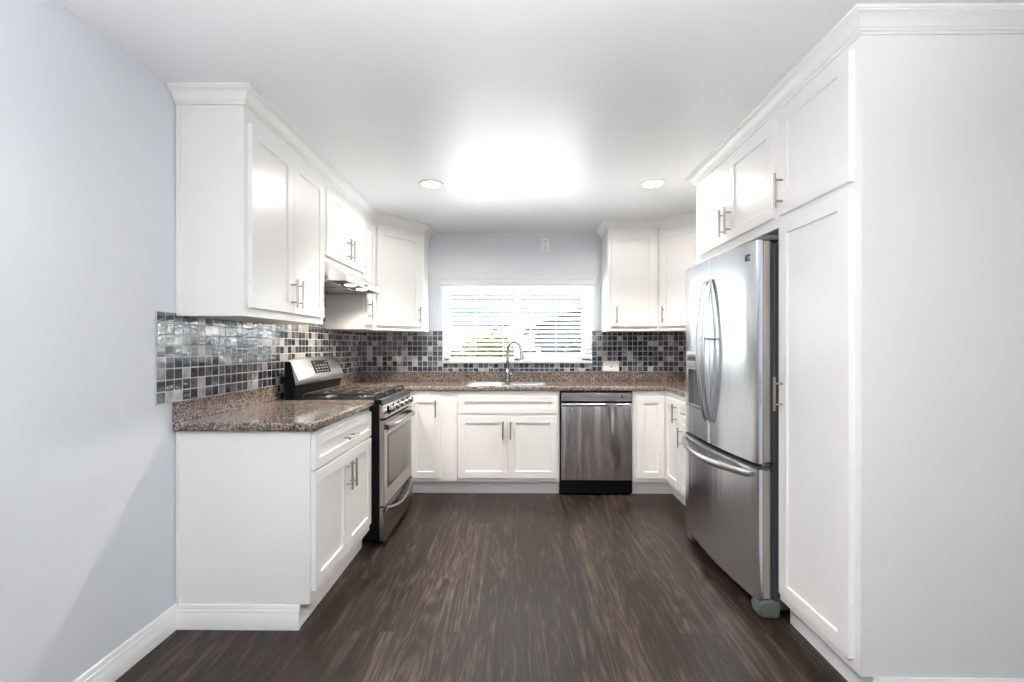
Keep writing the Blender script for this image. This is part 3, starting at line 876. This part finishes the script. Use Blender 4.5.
# faucet
fx, fy = -0.086, 4.315
c = thing('faucet', 'tall gooseneck pull-down kitchen faucet standing behind the sink', 'faucet', (fx, fy, CT))
build('base', MB().lathe((fx, fy, CT + 0.0005), (0, 0, 1), [(0.030, 0), (0.030, 0.006), (0.024, 0.012), (0.022, 0.05), (0.024, 0.055), (0.024, 0.10), (0.019, 0.11), (0.014, 0.125)], 20), 'chrome', c)
pts = [(fx, fy, CT + 0.12), (fx, fy, 1.21)]
R_ = 0.075
dx, dy = 0.86, -0.51
for k in range(1, 13):
    a = PI * k / 12 * 0.93
    q = R_ * (1 - math.cos(a))
    pts.append((fx + dx * q, fy + dy * q, 1.21 + R_ * 1.25 * math.sin(a)))
neck_end = pts[-1]
build('spout', MB().tube(pts, 0.0135, 14), 'chrome', c)
q = neck_end
build('spray_head', MB().tube([(q[0], q[1], q[2] + 0.004), (q[0] + 0.004, q[1] - 0.002, q[2] - 0.03), (q[0] + 0.010, q[1] - 0.005, q[2] - 0.075), (q[0] + 0.012, q[1] - 0.006, q[2] - 0.095)],
                              [0.013, 0.015, 0.019, 0.021], 14), 'chrome', c)
build('lever_handle', MB().tube([(fx + 0.02, fy, CT + 0.075), (fx + 0.045, fy, CT + 0.078)], 0.011, 12).tube([(fx + 0.040, fy, CT + 0.08), (fx + 0.062, fy - 0.02, CT + 0.10), (fx + 0.075, fy - 0.03, CT + 0.145)], [0.008, 0.006, 0.005], 10), 'chrome', c)
c = thing('soap_dispenser', 'small chrome soap dispenser beside the faucet', 'soap dispenser', (0.205, 4.315, CT))
build('pump_body', MB().lathe((0.205, 4.315, CT + 0.0005), (0, 0, 1), [(0.022, 0), (0.022, 0.006), (0.013, 0.012), (0.012, 0.045), (0.015, 0.05), (0.015, 0.066), (0.006, 0.072)], 16), 'chrome', c)
build('nozzle', MB().tube([(0.205, 4.315, CT + 0.062), (0.205, 4.285, CT + 0.066), (0.205, 4.262, CT + 0.058)], 0.006, 10), 'chrome', c)

# ------------------------------------------------------------------ mosaic backsplash
TP = 0.0497
def mosaic(name, label, to_world, nrm, spans):
    """spans: (u0,u1,z0,z1) rectangles on the wall, tiled on a common grid. to_world(u, out, z)"""
    root = thing(name, label, 'backsplash', to_world(0.5 * (spans[0][0] + spans[0][1]), 0.0, spans[0][2]))
    g = MB(); tb = MB(); shades = []
    for (u0, u1, z0, z1) in spans:
        a, b_ = to_world(u0, 0.0005, z0), to_world(u1, 0.0068, z1)
        g.box(min(a[0], b_[0]), max(a[0], b_[0]), min(a[1], b_[1]), max(a[1], b_[1]), z0, z1)
        nu = int(math.ceil((u1 - u0) / TP - 0.05)); nz = int(math.ceil((z1 - z0) / TP - 0.05))
        for i in range(nu):
            for j in range(nz):
                a0, a1 = u0 + i * TP + 0.0021, min(u0 + (i + 1) * TP - 0.0021, u1 - 0.001)
                b1, b0 = z1 - j * TP - 0.0021, max(z1 - (j + 1) * TP + 0.0021, z0 + 0.001)
                if a1 - a0 < 0.006 or b1 - b0 < 0.006: continue
                r = random.random()
                sh = random.uniform(0.10, 0.45) if r < 0.56 else (random.uniform(0.5, 0.72) if r < 0.78 else random.uniform(0.78, 1.0))
                tx, tz = random.gauss(0, 0.00016), random.gauss(0, 0.00016)
                e = 0.0008
                base = [to_world(u, 0.005, z) for u, z in ((a0, b0), (a1, b0), (a1, b1), (a0, b1))]
                top = [to_world(u, 0.0078 + su * tx + sz * tz, z) for u, z, su, sz in
                       ((a0 + e, b0 + e, -1, -1), (a1 - e, b0 + e, 1, -1), (a1 - e, b1 - e, 1, 1), (a0 + e, b1 - e, -1, 1))]
                A = [tb.bm.verts.new(p) for p in base]; B = [tb.bm.verts.new(p) for p in top]
                tb.bm.faces.new(B); shades.append(sh)
                for k in range(4):
                    tb.bm.faces.new([A[k], A[(k + 1) % 4], B[(k + 1) % 4], B[k]]); shades.append(sh)
    build('grout', g, 'grout', root)
    t = build('mosaic_tiles', tb, 'tile', root, smooth=5)
    at = t.data.attributes.new('shade', 'FLOAT', 'FACE')
    for i, sh in enumerate(shades): at.data[i].value = sh
    return root
TZ = 1.0165
mosaic('tile_backsplash', 'grey glass mosaic backsplash on the left wall beside the stove', lambda u, o, z: (XL + o, u, z), None,
       [(1.888, YW - 0.0105, TZ, TZ + 8 * TP), (2.834, 3.576, TZ + 8 * TP + 0.0003, 1.655), (2.834, 3.576, TZ - 3 * TP, TZ - 0.0003)])
mosaic('tile_backsplash', 'grey glass mosaic backsplash on the window wall behind the sink', lambda u, o, z: (u, YW - o, z), None,
       [(XL + 0.010, WX0, TZ, TZ + 8 * TP), (WX1, XR - 0.010, TZ, TZ + 8 * TP), (WX0, WX1, TZ, WZ0 - 0.001)])
mosaic('tile_backsplash', 'grey glass mosaic backsplash on the right wall beyond the refrigerator', lambda u, o, z: (XR - o, u, z), None,
       [(3.05, YW - 0.0105, TZ, TZ + 8 * TP)])

# ------------------------------------------------------------------ gas range
GA, GB = 2.832, 3.576
RX = -0.835
c = thing('gas_range', 'stainless steel gas stove with black sides between the left counters', 'stove', (-1.13, 3.2, 0))
build('body', MB().box(-1.470, -0.868, GA, GB, 0.035, 0.900), 'blackp', c, bevel=0.004)
for fxp in (-1.38, -0.92):
    for fyp in (GA + 0.04, GB - 0.04):
        build('foot', MB().lathe((fxp, fyp, 0), (0, 0, 1), [(0.022, 0), (0.022, 0.012), (0.012, 0.016), (0.012, 0.036)], 14), 'blackp', c)
build('cooktop', MB().prism([(-1.44, 0.899), (-0.866, 0.899), (-0.856, 0.905), (-0.856, 0.920), (-0.866, 0.926), (-1.44, 0.926)], 'y', GA, GB), 'blackp', c, bevel=0.003)
# oven door
od = build('oven_door', MB().prism([(-0.867, 0.250), (RX + 0.004, 0.250), (RX, 0.256), (RX, 0.776), (RX + 0.002, 0.790), (-0.867, 0.796)], 'y', GA + 0.002, GB - 0.002), 'steel_range', c, bevel=0.004)
build('window_border', MB().box(RX - 0.001, RX + 0.0015, GA + 0.075, GB - 0.075, 0.345, 0.690), 'darkglass', od, bevel=0.001)
build('oven_window', MB().box(RX, RX + 0.0028, GA + 0.090, GB - 0.090, 0.362, 0.675), 'ovenglass', od, bevel=0.001)
hp = []
for k in range(15):
    t = k / 14
    hp.append((RX + 0.010 + 0.040 * min(1, math.sin(PI * t) * 1.9), GA + 0.035 + t * (GB - GA - 0.07), 0.744 + 0.012 * math.sin(PI * t)))
build('handle', MB().tube(hp, 0.015, 12, flat=((0, 0, 1), 1.25)), 'steel_range', od)
build('vent_slot', MB().box(RX - 0.001, RX + 0.0015, GA + 0.055, GA + 0.085, 0.708, 0.714), 'glyph', od)
# drawer
dr = build('drawer', MB().prism([(-0.867, 0.024), (RX + 0.004, 0.026), (RX + 0.006, 0.034), (RX + 0.004, 0.150), (RX - 0.010, 0.225), (RX - 0.002, 0.240), (-0.867, 0.240)], 'y', GA + 0.002, GB - 0.002), 'steel_range', c, bevel=0.003)
hp = []
for k in range(17):
    t = k / 16
    hp.append((RX + 0.004 + 0.026 * math.sin(PI * t), GA + 0.03 + t * (GB - GA - 0.06), 0.226 - 0.055 * math.sin(PI * t)))
build('handle', MB().tube(hp, 0.011, 10, flat=((0, 0, 1), 1.5)), 'steel_range', dr)
# control panel and knobs
cp = build('control_panel', MB().prism([(-0.867, 0.806), (RX + 0.006, 0.806), (RX + 0.004, 0.815), (RX - 0.014, 0.882), (-0.867, 0.898)], 'y', GA + 0.002, GB - 0.002), 'steel_range', c, bevel=0.003)
build('edge_strip', MB().prism([(RX - 0.0145, 0.8825), (RX - 0.010, 0.886), (RX - 0.016, 0.924), (RX - 0.0205, 0.928), (RX - 0.0205, 0.8835)], 'y', GA + 0.003, GB - 0.003), 'edgegrey', c)
for k in range(5):
    ky = GA + 0.12 + k * (GB - GA - 0.24) / 4
    kn = MB().lathe((RX - 0.006, ky, 0.846), (1, 0, 0.27), [(0.020, 0.0), (0.019, 0.036), (0.015, 0.040)], 20)
    ko = build('knob', kn, 'steel_range', cp)
    build('knob_collar', MB().lathe((RX - 0.0065, ky, 0.846), (1, 0, 0.27), [(0.028, 0), (0.028, 0.006), (0.022, 0.010)], 20), 'blackp', ko)
    build('knob_grip', MB().box(RX + 0.028, RX + 0.040, ky - 0.004, ky + 0.004, 0.836, 0.876), 'steel_plain', ko, bevel=0.002)
# burners and grates
bs = [(-1.005, GA + 0.16), (-1.005, GB - 0.16), (-1.255, GA + 0.16), (-1.255, GB - 0.16), (-1.13, (GA + GB) / 2)]
for bx, by in bs:
    bb = build('burner', MB().lathe((bx, by, 0.9265), (0, 0, 1), [(0.055, 0), (0.055, 0.004), (0.038, 0.006), (0.038, 0.014), (0.030, 0.018)], 20), 'steel_plain', c)
    build('burner_cap', MB().lathe((bx, by, 0.9447), (0, 0, 1), [(0.032, 0), (0.034, 0.003), (0.030, 0.008), (0.010, 0.010)], 20), 'iron', bb)
gw = (GB - GA - 0.04) / 3
for k in range(3):
    g0 = GA + 0.02 + k * gw + 0.003; g1 = g0 + gw - 0.006
    x0, x1, zt = -1.370, -0.888, 0.960
    g = MB()
    for yy in (g0 + 0.006, g1 - 0.006):
        g.tube([(x0, yy, zt - 0.03), (x0 + 0.015, yy, zt - 0.006), (x0 + 0.03, yy, zt), (x1 - 0.03, yy, zt), (x1 - 0.015, yy, zt - 0.006), (x1, yy, zt - 0.03)], 0.007, 6)
    for xx in (x0 + 0.02, (x0 + x1) / 2, x1 - 0.02):
        g.tube([(xx, g0 + 0.006, zt - 0.004), (xx, g1 - 0.006, zt - 0.004)], 0.007, 6)
    ym = (g0 + g1) / 2
    for xm in ((x0 * 3 + x1) / 4 + 0.01, (x0 + x1 * 3) / 4 - 0.01):
        for ddx, ddy in ((1, 0), (-1, 0), (0, 1), (0, -1)):
            lx = 0.10 if ddx else (g1 - g0) / 2 - 0.006
            g.tube([(xm + ddx * 0.022, ym + ddy * 0.022, zt + 0.002), (xm + ddx * lx, ym + ddy * lx, zt - 0.003)], 0.0075, 6)
    for xx in (x0 + 0.01, x1 - 0.01):
        for yy in (g0 + 0.006, g1 - 0.006):
            g.tube([(xx, yy, 0.9262), (xx, yy, zt - 0.008)], 0.006, 6)
    build('grate', g, 'iron', c)
# backguard
build('backguard_base', MB().prism([(-1.469, 0.9015), (-1.405, 0.9265), (-1.397, 1.012), (-1.430, 1.165), (-1.469, 1.165)], 'y', GA + 0.001, GB - 0.001), 'blackp', c, bevel=0.003)
bg = MB()
ya, yb = GA + 0.003, GB - 0.003
n = 12
prof = [(px - 0.045, pz) for px, pz in ((-1.362, 1.010), (-1.338, 1.018), (-1.330, 1.035), (-1.332, 1.058), (-1.378, 1.166), (-1.388, 1.176), (-1.402, 1.178), (-1.402, 1.150))]
rows = []
for k in range(n + 1):
    t = k / n
    yy = ya + t * (yb - ya)
    rise = 0.010 * math.sin(PI * t)
    inset = 0.012 if k in (0, n) else 0.0
    rows.append([bg.bm.verts.new((px - (0.004 if inset else 0), yy, pz + (rise if pz > 1.1 else -0.2 * rise) - (0.006 if inset and pz > 1.1 else 0))) for px, pz in prof])
for k in range(n):
    for i in range(len(prof)):
        j = (i + 1) % len(prof)
        bg.face([rows[k][i], rows[k][j], rows[k + 1][j], rows[k + 1][i]])
bg.face(rows[0]); bg.face(rows[-1][::-1])
pn = build('backguard_panel', bg, 'steel_hood', c, smooth=45)
dv = Vector((-0.046, 0, 0.108)).normalized(); nv = Vector((0.108, 0, 0.046)).normalized()
p0 = Vector((-1.377, 0, 1.058))
def on_panel(y, s_, out):
    q = p0 + dv * s_ + nv * out
    return (q.x, y, q.z + 0.010 * math.sin(PI * (y - ya) / (yb - ya)) * s_ / 0.117)
def panel_quad(mb, ya_, yb_, s0, s1, o0, o1):
    v = [mb.bm.verts.new(on_panel(y, s_, o)) for o in (o0, o1) for y, s_ in ((ya_, s0), (yb_, s0), (yb_, s1), (ya_, s1))]
    for a in ((0, 3, 2, 1), (4, 5, 6, 7), (0, 1, 5, 4), (1, 2, 6, 5), (2, 3, 7, 6), (3, 0, 4, 7)):
        mb.face([v[i] for i in a])
dm = MB(); panel_quad(dm, GA + 0.255, GA + 0.505, 0.018, 0.104, -0.002, 0.0045)
dsp = build('display', dm, 'darkglass', pn)
bt = MB()
for r in range(4):
    for q in range(5):
        a = GA + 0.270 + q * 0.045
        if r == 3 and q in (1, 2, 3): continue
        panel_quad(bt, a, a + 0.026, 0.027 + r * 0.019, 0.034 + r * 0.019, 0.004, 0.0053)
build('button_legends', bt, 'palegl', dsp)

# ------------------------------------------------------------------ range hood
c = thing('range_hood', 'slim stainless steel under-cabinet hood with two lit lamps above the stove', 'hood', (-1.28, 3.2, 1.66))
HX, HZ = -1.080, 1.680
hood = MB()
hood.prism([(HX, HZ), (HX, HZ + 0.038), (-1.215, 1.804), (XL + 0.011, 1.804), (XL + 0.011, HZ), (XL + 0.020, HZ), (XL + 0.020, HZ + 0.012), (HX - 0.012, HZ + 0.012), (HX - 0.012, HZ)], 'y', HA + 0.014, HB_ - 0.014)
hood.prism([(HX, HZ), (HX, HZ + 0.038), (-1.215, 1.804), (XL + 0.011, 1.804), (XL + 0.011, HZ)], 'y', HA + 0.002, HA + 0.0138)
hood.prism([(HX, HZ), (HX, HZ + 0.038), (-1.215, 1.804), (XL + 0.011, 1.804), (XL + 0.011, HZ)], 'y', HB_ - 0.0138, HB_ - 0.002)
hb = build('shell', hood, 'steel_hood', c, bevel=0.001)
build('underside_tray', MB().box(XL + 0.021, HX - 0.013, HA + 0.015, HB_ - 0.015, HZ + 0.008, HZ + 0.0118), 'darkplastic', c)
for ym in (HA + 0.19, HB_ - 0.19):
    build('grease_filter', MB().box(XL + 0.06, HX - 0.14, ym - 0.165, ym + 0.165, HZ + 0.003, HZ + 0.0078), 'steel_plain', c, bevel=0.001)
for ym in (3.105, 3.335):
    build('hood_lamp', MB().lathe((HX - 0.07, ym, HZ + 0.0078), (0, 0, -1), [(0.040, 0), (0.040, 0.005), (0.030, 0.009)], 20), 'hoodlamp', c)
lg = MB().box(HX - 0.001, HX + 0.0012, 3.19, 3.25, HZ + 0.013, HZ + 0.026)
build('maker_badge', lg, 'glyph', hb)
for (xx, zz) in ((-1.42, 1.765), (-1.38, 1.752), (-1.41, 1.74), (-1.27, 1.765)):
    build('rivet', MB().lathe((xx, HA + 0.0022, zz), (0, -1, 0), [(0.004, 0), (0.003, 0.0012)], 8), 'darkplastic', hb)

# ------------------------------------------------------------------ dishwasher
DX0, DX1, DY = 0.374, 0.972, 3.782
c = thing('dishwasher', 'stainless steel dishwasher under the counter right of the sink', 'dishwasher', (0.673, 4.1, 0))
build('tub', MB().box(DX0 - 0.006, DX1 + 0.006, DY + 0.032, YW - 0.03, 0.02, CB - 0.002), 'blackp', c)
build('door_panel', MB().prism([(DY + 0.031, 0.137), (DY + 0.002, 0.137), (DY - 0.002, 0.145), (DY - 0.002, 0.760), (DY - 0.016, 0.768), (DY - 0.018, 0.778), (DY - 0.012, 0.784), (DY + 0.031, 0.784)], 'x', DX0 + 0.003, DX1 - 0.003), 'steel_dw', c, bevel=0.0025)
build('grip_recess', MB().box(DX0 + 0.014, DX1 - 0.014, DY + 0.018, DY + 0.031, 0.784, 0.804), 'blackp', c)
cpn = build('control_strip', MB().box(DX0 + 0.003, DX1 - 0.003, DY - 0.001, DY + 0.031, 0.803, 0.871), 'steel_plain', c, bevel=0.002)
for k in range(6):
    build('button_mark', MB().box(0.74 + k * 0.021, 0.749 + k * 0.021, DY - 0.0018, DY - 0.0005, 0.838, 0.8415), 'glyph', cpn)
build('power_button', MB().box(0.876, 0.892, DY - 0.0018, DY - 0.0005, 0.832, 0.848), 'glyph', cpn)
build('maker_mark', MB().box(0.55, 0.60, DY - 0.0018, DY - 0.0005, 0.8365, 0.840), 'glyph', cpn)
build('indicator_mark', MB().box(0.392, 0.408, DY - 0.0018, DY - 0.0005, 0.836, 0.848), 'palegl', cpn)
build('kick_plate', MB().box(DX0 + 0.006, DX1 - 0.012, 3.84, 3.86, 0.018, 0.130), 'blackp', c)
for xx in (DX0 + 0.04, DX1 - 0.04):
    build('foot', MB().lathe((xx, 3.9, 0.0), (0, 0, 1), [(0.018, 0), (0.018, 0.008), (0.008, 0.01), (0.008, 0.021)], 12), 'blackp', c)

# ------------------------------------------------------------------ refrigerator
RA, RBk = 2.098, 2.992
yc = (RA + RBk) / 2; hwid = (RBk - RA) / 2
def bow(y):
    return 1.116 - 0.030 * (1 - ((y - yc) / hwid) ** 2)
def door_outline(ya, yb, xb, r=0.010, n=18, near_round=True):
    p = []
    for k in range(n + 1):
        y = ya + (yb - ya) * k / n
        x = bow(y)
        p.append((x, y))
    # round the two front corners slightly
    p[0] = (p[0][0] + 0.010, p[0][1]); p[-1] = (p[-1][0] + 0.010, p[-1][1])
    p.insert(1, (bow(ya) + 0.002, ya + 0.003)); p.insert(-1, (bow(yb) + 0.002, yb - 0.003))
    return p + [(xb, yb), (xb, ya)]
c = thing('refrigerator', 'stainless steel french door refrigerator with a bottom freezer drawer, right of the room', 'refrigerator', (1.5, yc, 0))
build('cabinet_body', MB().box(1.196, XR - 0.03, RA + 0.004, RBk - 0.004, 0.035, 1.742), 'darkplastic', c, bevel=0.004)
ym = yc
XB = 1.142
def fridge_door(name, ya, yb, z0, z1):
    d = build(name, MB().prism(door_outline(ya, yb, XB), 'z', z0, z1), 'steel', c, smooth=30)
    e = MB().box(XB + 0.006, 1.180, ya + 0.004, yb - 0.004, z0 + 0.004, z1 - 0.004)
    build('edge_liner', e, 'gasket', d, bevel=0.004)
    build('gasket', MB().box(XB, XB + 0.006, ya + 0.006, yb - 0.006, z0 + 0.006, z1 - 0.006).box(1.180, 1.195, ya + 0.01, yb - 0.01, z0 + 0.01, z1 - 0.01), 'darkplastic', d)
    return d
dn = fridge_door('door', RA, ym - 0.002, 0.718, 1.758)
df = fridge_door('door', ym + 0.002, RBk, 0.718, 1.758)
fz = fridge_door('freezer_drawer', RA, RBk, 0.085, 0.690)
build('top_cap', MB().prism(door_outline(RA + 0.001, RBk - 0.001, 1.180), 'z', 0.6905, 0.699), 'darkplastic', fz)
# water dispenser in the far door
q0, q1, cz0, cz1 = 2.665, 2.905, 0.885, 1.235
cut(df, [MB().box(1.0, 1.139, q0, q1, cz0, cz1)])
dp = MB()
dp.box(1.1375, 1.1405, q0 + 0.001, q1 - 0.001, cz0 + 0.001, cz1 - 0.001)
build('dispenser_recess', dp, 'greyplastic', df)
dcm = build('dispenser_panel', MB().prism([(1.100, 1.118), (bow(2.75) - 0.001, 1.130), (bow(2.75) - 0.001, 1.232), (1.137, 1.232), (1.137, 1.118)], 'y', q0 + 0.003, q1 - 0.003), 'steel_plain', df, bevel=0.002)
build('dispenser_display', MB().box(bow(2.75) - 0.0022, bow(2.75) - 0.0008, q0 + 0.05, q1 - 0.02, 1.172, 1.212), 'darkglass', dcm)
build('dispenser_paddle', MB().prism([(1.112, 1.117), (1.120, 1.117), (1.132, 0.99), (1.124, 0.985)], 'y', 2.755, 2.815), 'darkplastic', df, bevel=0.002)
build('drip_tray', MB().box(1.094, 1.1375, q0 + 0.002, q1 - 0.002, cz0, cz0 + 0.012), 'greyplastic', df, bevel=0.002)
# bar handles bowed out of the doors
def door_handle(d, y, lean):
    p = []
    for k in range(25):
        t = k / 24
        o = math.sin(PI * t) ** 0.8
        p.append((bow(y) - 0.006 - 0.046 * o, y + lean * (o - 0.0), 0.842 + t * (1.636 - 0.842)))
    mb = MB().tube(p, [0.008] + [0.0105] * 23 + [0.008], 10, flat=((0, 1, 0), 1.25))
    mb.tube([(bow(y) - 0.048, y + lean, 1.305), (bow(y) + 0.002, y + lean, 1.305)], 0.006, 8)
    build('handle', mb, 'steel_handle', d)
door_handle(dn, ym - 0.036, 0.0)
door_handle(df, ym + 0.036, 0.0)
p = []
for k in range(29):
    t = k / 28
    y = RA + 0.035 + t * (RBk - RA - 0.05)
    o = min(1.0, math.sin(PI * t) * 1.0)
    p.append((bow(y) - 0.004 - 0.062 * o ** 0.75, y, 0.660 - 0.012 * o))
build('handle', MB().tube(p, [0.010] + [0.0135] * 27 + [0.010], 12, flat=((0, 0, 1), 1.3)), 'steel_handle', fz)
# badge
bgm = MB()
by0, by1, bz = 2.150, 2.186, 1.690
def badge_box(ya_, yb_, z0, z1):
    bgm.box(bow((ya_ + yb_) / 2) - 0.0018, bow((ya_ + yb_) / 2) + 0.002, ya_, yb_, z0, z1)
badge_box(2.178, 2.186, 1.672, 1.702); badge_box(2.152, 2.176, 1.694, 1.702); badge_box(2.160, 2.176, 1.683, 1.690); badge_box(2.154, 2.176, 1.672, 1.679)
build('maker_badge', bgm, 'glyph', dn)
# hinge covers, feet, grille
for ya_, yb_ in ((RA + 0.006, RA + 0.07), (RBk - 0.07, RBk - 0.006)):
    build('hinge_cover', MB().prism([(1.132, 1.759), (1.128, 1.772), (1.150, 1.782), (1.240, 1.782), (1.250, 1.760)], 'y', ya_, yb_), 'greyplastic', c, bevel=0.003)
    build('hinge_plate', MB().box(1.145, 1.195, ya_ + 0.008, yb_ - 0.008, 0.700, 0.716), 'chrome', c, bevel=0.002)
build('base_grille', MB().box(1.190, 1.215, RA + 0.06, RBk - 0.06, 0.012, 0.080), 'blackp', c)
for ya_, yb_ in ((RA + 0.002, RA + 0.078), (RBk - 0.078, RBk - 0.002)):
    build('foot_cover', MB().prism([(1.142, 0.0), (1.132, 0.010), (1.126, 0.045), (1.134, 0.070), (1.160, 0.080), (1.225, 0.080), (1.225, 0.0)], 'y', ya_, yb_), 'greyplastic', c, bevel=0.008, seg=3)

# ------------------------------------------------------------------ outlets
c = thing('wall_outlet', 'white upright outlet plate high on the wall above the window', 'outlet', (0.282, YW - 0.003, 2.200))
pl = build('cover_plate', MB().box(0.243, 0.321, YW - 0.006, YW - 0.0005, 2.200, 2.318), 'plate', c, bevel=0.003)
for zz in (2.228, 2.290):
    build('socket', MB().prism(rrect(0.265, 0.299, zz - 0.014, zz + 0.014, 0.008), 'y', YW - 0.0085, YW - 0.0055), 'cord', pl)
c = thing('wall_outlet', 'white horizontal outlet plate on the mosaic above the dishwasher', 'outlet', (0.925, YW - 0.01, 1.015))
pl = build('cover_plate', MB().box(0.846, 1.002, YW - 0.0155, YW - 0.009, 1.017, 1.119), 'plate', c, bevel=0.003)
build('socket', MB().box(0.862, 0.915, YW - 0.0175, YW - 0.015, 1.040, 1.094).box(0.936, 0.986, YW - 0.0175, YW - 0.015, 1.040, 1.094), 'plate', pl, bevel=0.001)
build('test_button', MB().box(0.918, 0.931, YW - 0.018, YW - 0.015, 1.056, 1.070), 'glyph', pl)

# ------------------------------------------------------------------ recessed downlights
for i, (x, y, lab) in enumerate(((-0.598, 3.145, 'lit recessed ceiling downlight in front of the left wall cabinets'),
                                 (0.950, 3.152, 'lit recessed ceiling downlight in front of the right wall cabinets'))):
    cz = ceil_z(y)
    c = thing('recessed_downlight', lab, 'ceiling light', (x, y, cz - 0.012), 'recessed ceiling downlights')
    build('trim_ring', MB().lathe((x, y, cz - 0.0008), (0, -RISE, -1), [(0.092, 0), (0.090, 0.006), (0.078, 0.009), (0.066, 0.005), (0.066, 0.001)], 36, cap=False), 'trimwhite', c)
    build('lens', MB().lathe((x, y, cz - 0.0015), (0, -RISE, -1), [(0.067, 0), (0.067, 0.003), (0.04, 0.004)], 36), 'lamp', c)
    add_light('downlight_lamp', 'SPOT', (x, y, cz - 0.02), (0, 0, 0), 3.0, (1.0, 0.945, 0.88), spot_size=math.radians(172), spot_blend=0.2, shadow_soft_size=0.06)
    add_light('downlight_beam', 'SPOT', (x, y, cz - 0.02), (0, 0, 0), 19, (1.0, 0.92, 0.83), spot_size=math.radians(120), spot_blend=0.6, shadow_soft_size=0.06)
for ym in (3.105, 3.335):
    add_light('hood_bulb', 'SPOT', (HX - 0.07, ym, HZ - 0.006), (0, 0, 0), 5.0, (1.0, 0.88, 0.74), spot_size=math.radians(140), spot_blend=0.9, shadow_soft_size=0.03)

# ------------------------------------------------------------------ outside the window
struct('bounce_slab', MB().box(-6, 6, YW + 0.16, YW + 3.6, -0.12, -0.04), 'bounce_slab')  # unseen slab added to bounce sunlight up through the window onto the ceiling
struct('ground', MB().box(-60, 60, YW + 0.4, 160, -0.6, -0.5), 'ground')
def shrub(name, label, ctr, rad, n, leaf, lm, seed):
    rnd = random.Random(seed)
    root = thing(name, label, 'shrub', (ctr[0], ctr[1], -0.5))
    f = MB()
    for _ in range(n):
        a, b_ = rnd.uniform(0, 2 * PI), math.acos(rnd.uniform(-1, 1))
        lump = 1 + 0.16 * math.sin(3 * a + seed) + 0.12 * math.sin(5 * b_ + a)
        r = rnd.uniform(0.62, 1.0) * lump
        p = Vector((ctr[0] + rad[0] * r * math.sin(b_) * math.cos(a), ctr[1] + rad[1] * r * math.sin(b_) * math.sin(a), ctr[2] + rad[2] * r * math.cos(b_)))
        u = Vector((rnd.gauss(0, 1), rnd.gauss(0, 1), rnd.gauss(0, 1))).normalized()
        v = u.cross(Vector((rnd.gauss(0, 1), rnd.gauss(0, 1), rnd.gauss(0, 1)))).normalized()
        l_ = leaf * rnd.uniform(0.7, 1.3)
        q = [p - u * l_, p + v * l_ * 0.45, p + u * l_, p - v * l_ * 0.45]
        f.face([f.bm.verts.new(k) for k in q])
    build('foliage', f, lm, root)
    st = MB()
    for k in range(5):
        a = k * 1.3
        st.tube([(ctr[0], ctr[1], -0.5), (ctr[0] + 0.3 * rad[0] * math.cos(a), ctr[1] + 0.3 * rad[1] * math.sin(a), ctr[2] - 0.3 * rad[2]),
                 (ctr[0] + 0.7 * rad[0] * math.cos(a), ctr[1] + 0.7 * rad[1] * math.sin(a), ctr[2] + 0.3 * rad[2])], [0.04, 0.025, 0.008], 7)
    build('stem', st, 'bark', root)
    return root
shrub('garden_shrub', 'bright green leafy shrub outside the left half of the window', (-0.52, 9.2, 0.75), (0.72, 0.6, 0.92), 5200, 0.055, 'leaf', 3)
shrub('garden_shrub', 'darker green shrub outside the right end of the window', (2.35, 13.5, 0.75), (0.95, 0.7, 0.95), 3600, 0.07, 'leafdark', 5)
# neighbouring house with a gable
c = thing('neighbour_house', 'pale grey house with a dark edged sloping roof outside the right half of the window', 'house', (4.2, 18, -0.5))
zb, za = 1.80, 3.62
build('wall', MB().prism([(0.9, -0.5), (9.5, -0.5), (9.5, 1.9), (5.2, 3.5), (0.9, 1.9)], 'y', 16.4, 23), 'stucco', c)
build('roof', MB().prism([(0.3, 1.74), (5.2, 3.56), (10.1, 1.74), (10.1, 1.86), (5.2, 3.68), (0.3, 1.86)], 'y', 16.02, 23.4), 'roofing', c)
build('fascia', MB().prism([(0.3, 1.70), (5.2, 3.52), (10.1, 1.70), (10.1, 1.87), (5.2, 3.69), (0.3, 1.87)], 'y', 15.95, 16.015), 'fascia', c)
c = thing('yard_fence', 'dark grey board fence outside the window behind the shrubs', 'fence', (2.0, 14.8, -0.5))
fb = MB()
for k in range(48):
    fb.box(-4.0 + k * 0.2, -3.81 + k * 0.2, 14.8, 14.83, -0.5, 1.12)
build('boards', fb, 'fence', c)
for k in range(5):
    build('post', MB().box(-3.9 + k * 2.28, -3.78 + k * 2.28, 14.70, 14.80, -0.5, 1.22), 'vinyl', c, bevel=0.01)
# far hillside
hl = bmesh.new()
rows = []
for j in range(14):
    row = []
    for i in range(60):
        x = -80 + i * 160 / 59; y = 70 + j * 6
        t = j / 13
        z = -0.5 + 7.5 * math.sin(min(1, t * 1.25) * PI / 2) * (0.82 + 0.18 * math.sin(x * 0.07 + 1.2) + 0.05 * math.sin(x * 0.31))
        row.append(hl.verts.new((x, y, z)))
    rows.append(row)
for j in range(13):
    for i in range(59):
        hl.faces.new([rows[j][i], rows[j][i + 1], rows[j + 1][i + 1], rows[j + 1][i]])
bot = [hl.verts.new((v.co.x, v.co.y, -0.6)) for v in rows[-1]]
for i in range(59):
    hl.faces.new([rows[-1][i], rows[-1][i + 1], bot[i + 1], bot[i]])
struct('hillside', hl, 'hill')
